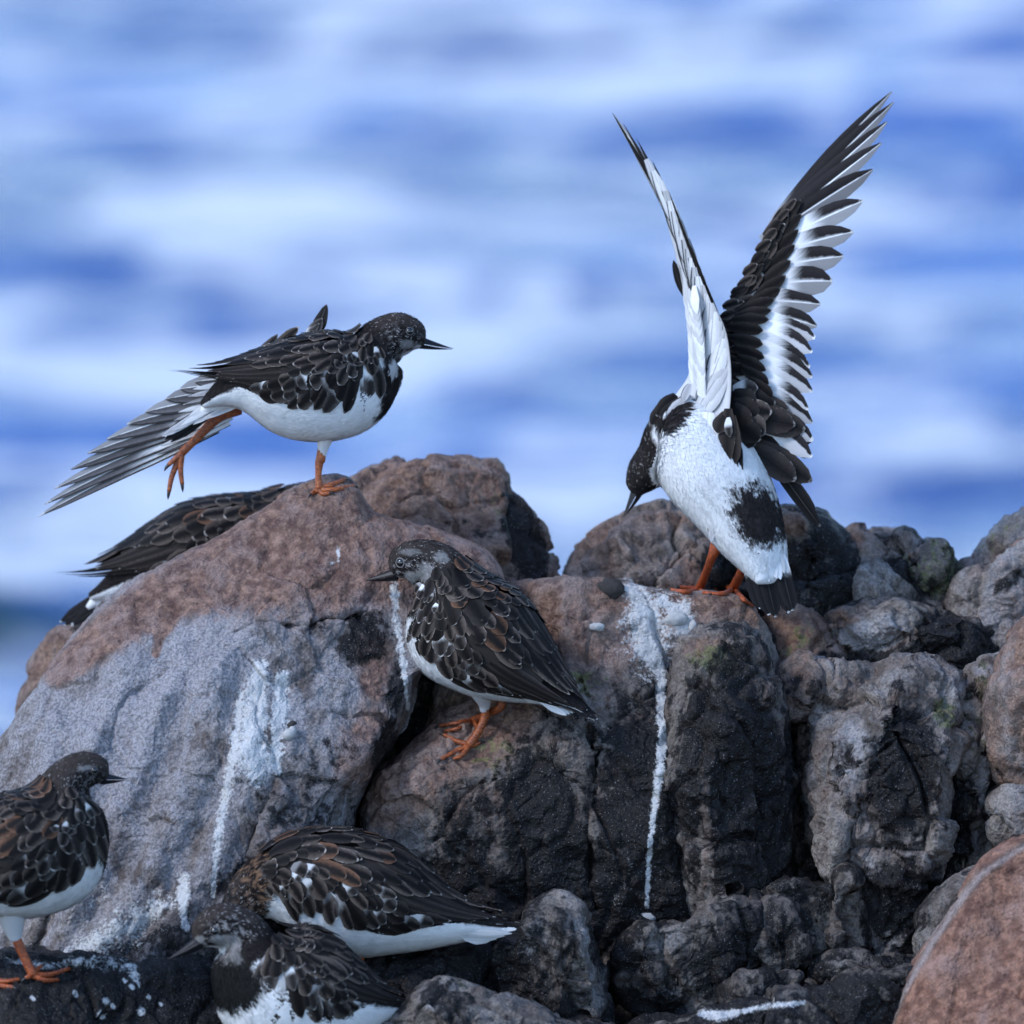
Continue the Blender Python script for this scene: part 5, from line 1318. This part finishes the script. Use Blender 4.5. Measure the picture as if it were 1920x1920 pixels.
    for row, (off, L0, W, kinds) in enumerate([(0.34, 150, 12, ['dark', 'scap']), (0.56, 120, 11, ['scap', 'dark']), (0.78, 95, 10, ['scap', 'scap', 'dark'])]):
        n = [15, 16, 18][row]
        for i in range(n):
            f = (i + 0.5) / n * 0.93
            k = int(f * (len(lead) - 1)); k2 = len(lead) - 1 - k
            l, q = lead[k2], inner[k2]
            e = q + (l - q) * off + np.array([rng.uniform(-4, 4), rng.uniform(-4, 4), 0])
            ang = math.radians(np.interp(f, [0, 0.35, 0.6, 1], [-52, -38, -5, 34]) + rng.uniform(-10, 10)); L = L0 / 3 * np.interp(f, [0, 0.4, 1], [1.3, 1.0, 1.15])
            b = (e[0] - L * math.cos(ang), e[1] - L * math.sin(ang), e[2] - 8 - 3 * row)
            feather_3d(fr, b, (e[0], e[1], e[2] - 14 - 4 * row), W * rng.uniform(0.75, 1.05), kinds[i % len(kinds)], rw, nrm=(NR[0] + rng.uniform(-0.25, 0.25), NR[1] + rng.uniform(-0.3, 0.3), NR[2]), point=rng.uniform(0.1, 0.5), bow=2)
    # scapulars and tertials hanging from the right shoulder (second enlarged view)
    Z3 = lambda X, Y: (1080 + X / 3.0, 640 + Y / 3.0)
    for (b, e, W, kd, z) in [((880, 270), (1020, 262), 16, 'covw', -44), ((870, 300), (1120, 350), 22, 'dark', -42), ((880, 330), (1200, 400), 24, 'tert', -40), ((930, 380), (1285, 500), 28, 'tert', -46), ((930, 420), (1230, 470), 24, 'tert', -50),
                             ((960, 560), (1325, 788), 24, 'tert', -40), ((950, 580), (1232, 782), 24, 'tert', -48), ((1080, 640), (1372, 1042), 13, 'prim', -36), ((1070, 620), (1350, 985), 15, 'tert', -33),
                             ((1080, 500), (1330, 560), 18, 'sec', -30), ((1080, 520), (1322, 650), 14, 'greywhite', -28), ((1000, 540), (1215, 640), 16, 'prim', -34),
                             ((870, 300), (1000, 380), 26, 'dark', -56), ((870, 340), (1010, 450), 28, 'dark', -60), ((880, 380), (1098, 400), 22, 'scap', -58), ((880, 420), (1060, 520), 26, 'scap', -62), ((890, 460), (1000, 590), 24, 'dark', -64),
                             ((860, 420), (930, 620), 20, 'dark', -62), ((870, 360), (960, 520), 26, 'dark', -66), ((880, 430), (1030, 560), 22, 'dark', -68)]:
        feather_3d(fr, (*Z3(*b), z + 4), (*Z3(*e), z - 4), W, kd, rw, nrm=(-0.2, 0.1, -1), point=0.2, bow=3)
    # ---- left wing, pale underside towards us, nearly edge-on
    lb = catmull([(*Z2(*p), z) for p, z in [((560, 1800), 10), ((635, 1680), 16), ((645, 1500), 20), ((632, 1320), 22), ((600, 1225), 24), ((560, 1015), 26), ((530, 900), 26), ((482, 730), 26), ((385, 530), 24), ((275, 350), 22), ((205, 215), 18)]], 60, False)
    rb = catmull([(*Z2(*p), z) for p, z in [((840, 2080), -88), ((866, 1780), -82), ((862, 1600), -78), ((836, 1440), -72), ((780, 1310), -66), ((700, 1130), -58), ((655, 1005), -50), ((586, 830), -40), ((500, 640), -28), ((360, 420), -8), ((210, 220), 14)]], 60, False)
    ks = np.linspace(0, 1, 12)
    V = np.concatenate([np.stack([l + (u - l) * k for k in ks]) for l, u in zip(lb, rb)])
    V3 = np.stack([V[:, 0], -V[:, 1], V[:, 2]], 1)
    kk = np.tile(ks, 60); bulge = 10 * np.sin(np.pi * kk) ** 0.8 * np.repeat(np.linspace(1.3, 0.1, 60), 12)
    nl = np.array([-0.85, 0, -0.5])
    Vf = V3 + nl * bulge[:, None] * 0.6; Vb = V3 - nl * (bulge[:, None] * 0.25 + 1.0)
    F = grid_faces(60, 12)
    e1 = np.stack([np.arange(59) * 12, np.arange(1, 60) * 12, np.arange(1, 60) * 12 + 720, np.arange(59) * 12 + 720], 1)
    e2 = e1 + 11
    me = new_mesh('wing', fr.loc(np.vstack([Vf, Vb])), np.vstack([F, F[:, ::-1] + 720, e1, e2]))
    cf = np.array([0.60, 0.60, 0.61]) * (1 + 0.12 * fbm(V3 / 18.0, 3))[:, None]
    attr_color(me, 'col', np.vstack([cf, np.tile((0.035, 0.03, 0.03), (720, 1))]))
    lw = link('wing', me, PLUME, root)
    NL = (-0.62, 0.05, -0.78)
    for i, (b, e, W, kd, z) in enumerate([((560, 860), (204, 214), 5, 'prim', 16), ((580, 880), (262, 268), 4.5, 'prim', 2), ((610, 940), (338, 358), 5, 'prim', -14), ((640, 1010), (424, 480), 5, 'prim', -28),
                                          ((560, 880), (300, 390), 6, 'under', 10), ((585, 900), (360, 450), 7, 'under', 0), ((600, 940), (410, 520), 7, 'under', -10),
                                          ((690, 1130), (520, 660), 3.5, 'dark', -44), ((720, 1200), (570, 800), 3.5, 'dark', -52), ((760, 1290), (640, 960), 4, 'dark', -60), ((800, 1370), (690, 1100), 4, 'dark', -68)]):
        feather_3d(fr, (*Z2(*b), -40 - 2 * i if i > 6 else -20), (*Z2(*e), z - 4), W, kd, lw, nrm=NL, point=0.7, bend=-3 if i < 7 else 0, bw=0.8, flip=True)
    feather_3d(fr, (*Z2(622, 1260), 16), (*Z2(548, 1042), 12), 8.5, 'prim', lw, nrm=NL, point=0.1, bend=4)
    feather_3d(fr, (*Z2(640, 1270), 12), (*Z2(580, 1075), 9), 8, 'greywhite', lw, nrm=NL, point=0.1, bend=4)
    for i in range(24):                                         # undersides of the flight feathers, slanting down all along the wing
        f = i / 23
        k = 41 - 39.0 * f ** 0.9; ke = max(k - 3.5, 0); kb = min(k + 8.5, 59)
        at = lambda A, q: np.array([np.interp(q, np.arange(60), A[:, c_]) for c_ in range(3)])
        le, re, lq, rq = at(lb, ke), at(rb, ke), at(lb, kb), at(rb, kb)
        e = le + (re - le) * (0.40 + 0.08 * math.sin(i * 1.7)); b = lq + (rq - lq) * 0.84
        wd = np.linalg.norm((re - le)[:2])
        feather_3d(fr, (b[0], b[1], b[2] - 16 + 0.45 * i), (e[0], e[1], e[2] - 24 + 0.45 * i), 4 + 0.14 * wd, 'under', lw, nrm=(-0.5, 0.35, -0.8), point=0.4, bw=0.6, bow=1)
    for col_, (x0, x1, n, W) in enumerate([(640, 690, 16, 8), (668, 730, 15, 10), (690, 762, 14, 11)]):    # marginal and lesser underwing coverts
        for i in range(n):
            f = i / (n - 1)
            y = 1240 + (col_ * 20) + 560 * f
            xs = np.interp(f, [0, 0.4, 1], [x0 - 30, x0, x0 + 8])
            feather_3d(fr, (*Z2(xs, y - 90), -6 - 22 * col_ + 0.9 * i), (*Z2(xs + 18, y + 70), -16 - 22 * col_ + 0.9 * i), W, 'white', lw, nrm=(-0.75, 0.1 + 0.2 * (i % 2), -0.7), point=0.4, bow=2)
    for i in range(20):                                         # long pale hand coverts
        f = i / 19
        k = int(8 + 38 * f); l, q = lb[k], rb[k]
        m = l + (q - l) * rng.uniform(0.15, 0.75)
        k3 = min(k + 11, 59); m2 = lb[k3] + (rb[k3] - lb[k3]) * rng.uniform(0.25, 0.65)
        feather_3d(fr, (m[0], m[1], m[2] - 7), (m2[0], m2[1], m2[2] - 6), 7.5 * (1 - 0.5 * f), 'white' if i % 4 else 'greywhite', lw, nrm=NL, point=0.4)
    # axillaries and scapulars draping over the flank
    for (b, e, W, kd, z) in [((740, 400), (700, 720), 26, 'white', -80), ((700, 430), (640, 700), 24, 'white', -76), ((770, 430), (735, 800), 22, 'white', -84), ((800, 520), (756, 1130), 15, 'greywhite', -90), ((806, 560), (790, 1000), 10, 'prim', -84),
                             ((840, 400), (790, 520), 16, 'tert', -92), ((850, 380), (845, 690), 17, 'tert', -96), ((870, 420), (890, 690), 16, 'tert', -98), ((880, 520), (865, 830), 13, 'prim', -94), ((890, 560), (905, 790), 15, 'prim', -92),
                             ((850, 430), (860, 540), 8, 'covw', -102), ((650, 330), (560, 440), 12, 'white', -40), ((640, 240), (600, 340), 9, 'greywhite', -40), ((640, 300), (500, 440), 14, 'greywhite', -36), ((600, 330), (470, 430), 13, 'prim', -30),
                             ((560, 300), (450, 420), 14, 'dark', -24), ((520, 330), (420, 470), 14, 'dark', -14), ((580, 360), (490, 450), 10, 'white', -36), ((600, 420), (480, 520), 13, 'dark', -34)]:
        feather_3d(fr, (*Z3(*b), z + 4), (*Z3(*e), z - 4), W, kd, lw, nrm=(-0.4, 0.1, -1), point=0.3, bow=3)
    # legs
    R = lambda x, y, u=4: on_rock(fr, x, y, u)
    z = R(1313, 1106, 6)[2]
    leg(fr, [(1345, 1020, -30), (1334, 1046, -18), (1324, 1076, (z - 18) / 2), (1313, 1106, z)], [14, 8.5, 7.5, 9],
        [[(1313, 1107, z), R(1290, 1110), R(1258, 1106)], [(1313, 1108, z), R(1322, 1112), R(1338, 1113)], [(1312, 1106, z), R(1292, 1104), R(1276, 1102)]], root, (1.05, 0.8, 0.7), toer=6)
    z = R(1376, 1110, 6)[2]
    leg(fr, [(1398, 1040, -60), (1390, 1070, -40), (1378, 1104, z)], [14, 8.5, 9],
        [[(1378, 1105, z), R(1360, 1112), R(1334, 1114)], [(1378, 1106, z), R(1392, 1122), R(1410, 1136)], [(1377, 1104, z), R(1362, 1104), R(1342, 1106)]], root, (1.05, 0.8, 0.7), toer=6)
bird_wings_up()

# ------------------------------------------------------------------ small loose things
def pebble(label, px, py, rx, ry, rz, seed, mat=STONE, cat='pebble'):
    w = hit(px, py, 0)
    th = np.linspace(0, np.pi, 13); ph = np.linspace(0, 2 * np.pi, 20, endpoint=False)
    V = np.stack([np.outer(np.sin(th), np.cos(ph)) * rx, np.outer(np.cos(th), np.ones(20)) * ry, np.outer(np.sin(th), np.sin(ph)) * rz], -1).reshape(-1, 3)
    V = V * (1 + 0.35 * fbm(V / 7.0 + seed * 5, 3))[:, None]
    W = (V * S) @ np.stack([RIGHT, UP, FWD])
    me = new_mesh('pebble', W, grid_faces(13, 20, True))
    o = link('pebble', me, mat, label=label, cat=cat)
    o.location = w
    return o
pebble('oblong white pebble lying on the brown top of the broad block', 1118, 1176, 16, 8, 10, 1)
pebble('white pebble at the right rim of the dropping patch', 1299, 1176, 9, 13, 9, 2)
pebble('white chip beside the foot of the bird with raised wings', 1268, 1160, 22, 14, 12, 3)
pebble('pale stone chip at the bottom end of the white streak', 1216, 1719, 16, 10, 10, 4)
tuft = plain('dried_tuft', (0.045, 0.04, 0.038), 0.8, 0.2, 300, 1.0)
pebble('dark dried tuft stuck on the brow of the broad block', 1146, 1104, 26, 20, 14, 5, tuft, 'tuft')
# a small shell stuck on the big boulder
def shell_thing():
    w = hit(542, 1372, 0)
    root = bpy.data.objects.new('sea_snail', None); COL.objects.link(root); root.location = w
    root['label'] = 'small pale snail shell clinging beside the white patch on the boulder'; root['category'] = 'shell'
    fr = Frame(542, 1372, float(unproj(w)[2]))
    tube('whorl', fr, [(534, 1382, 0), (540, 1378, -8), (548, 1370, -6), (546, 1360, -3)], [4, 11, 9, 4], STONE, root, N=16)
    tube('spire', fr, [(542, 1362, -3), (549, 1356, -5), (556, 1356, -3)], [6, 5.5, 2], tuft, root, N=12)
shell_thing()
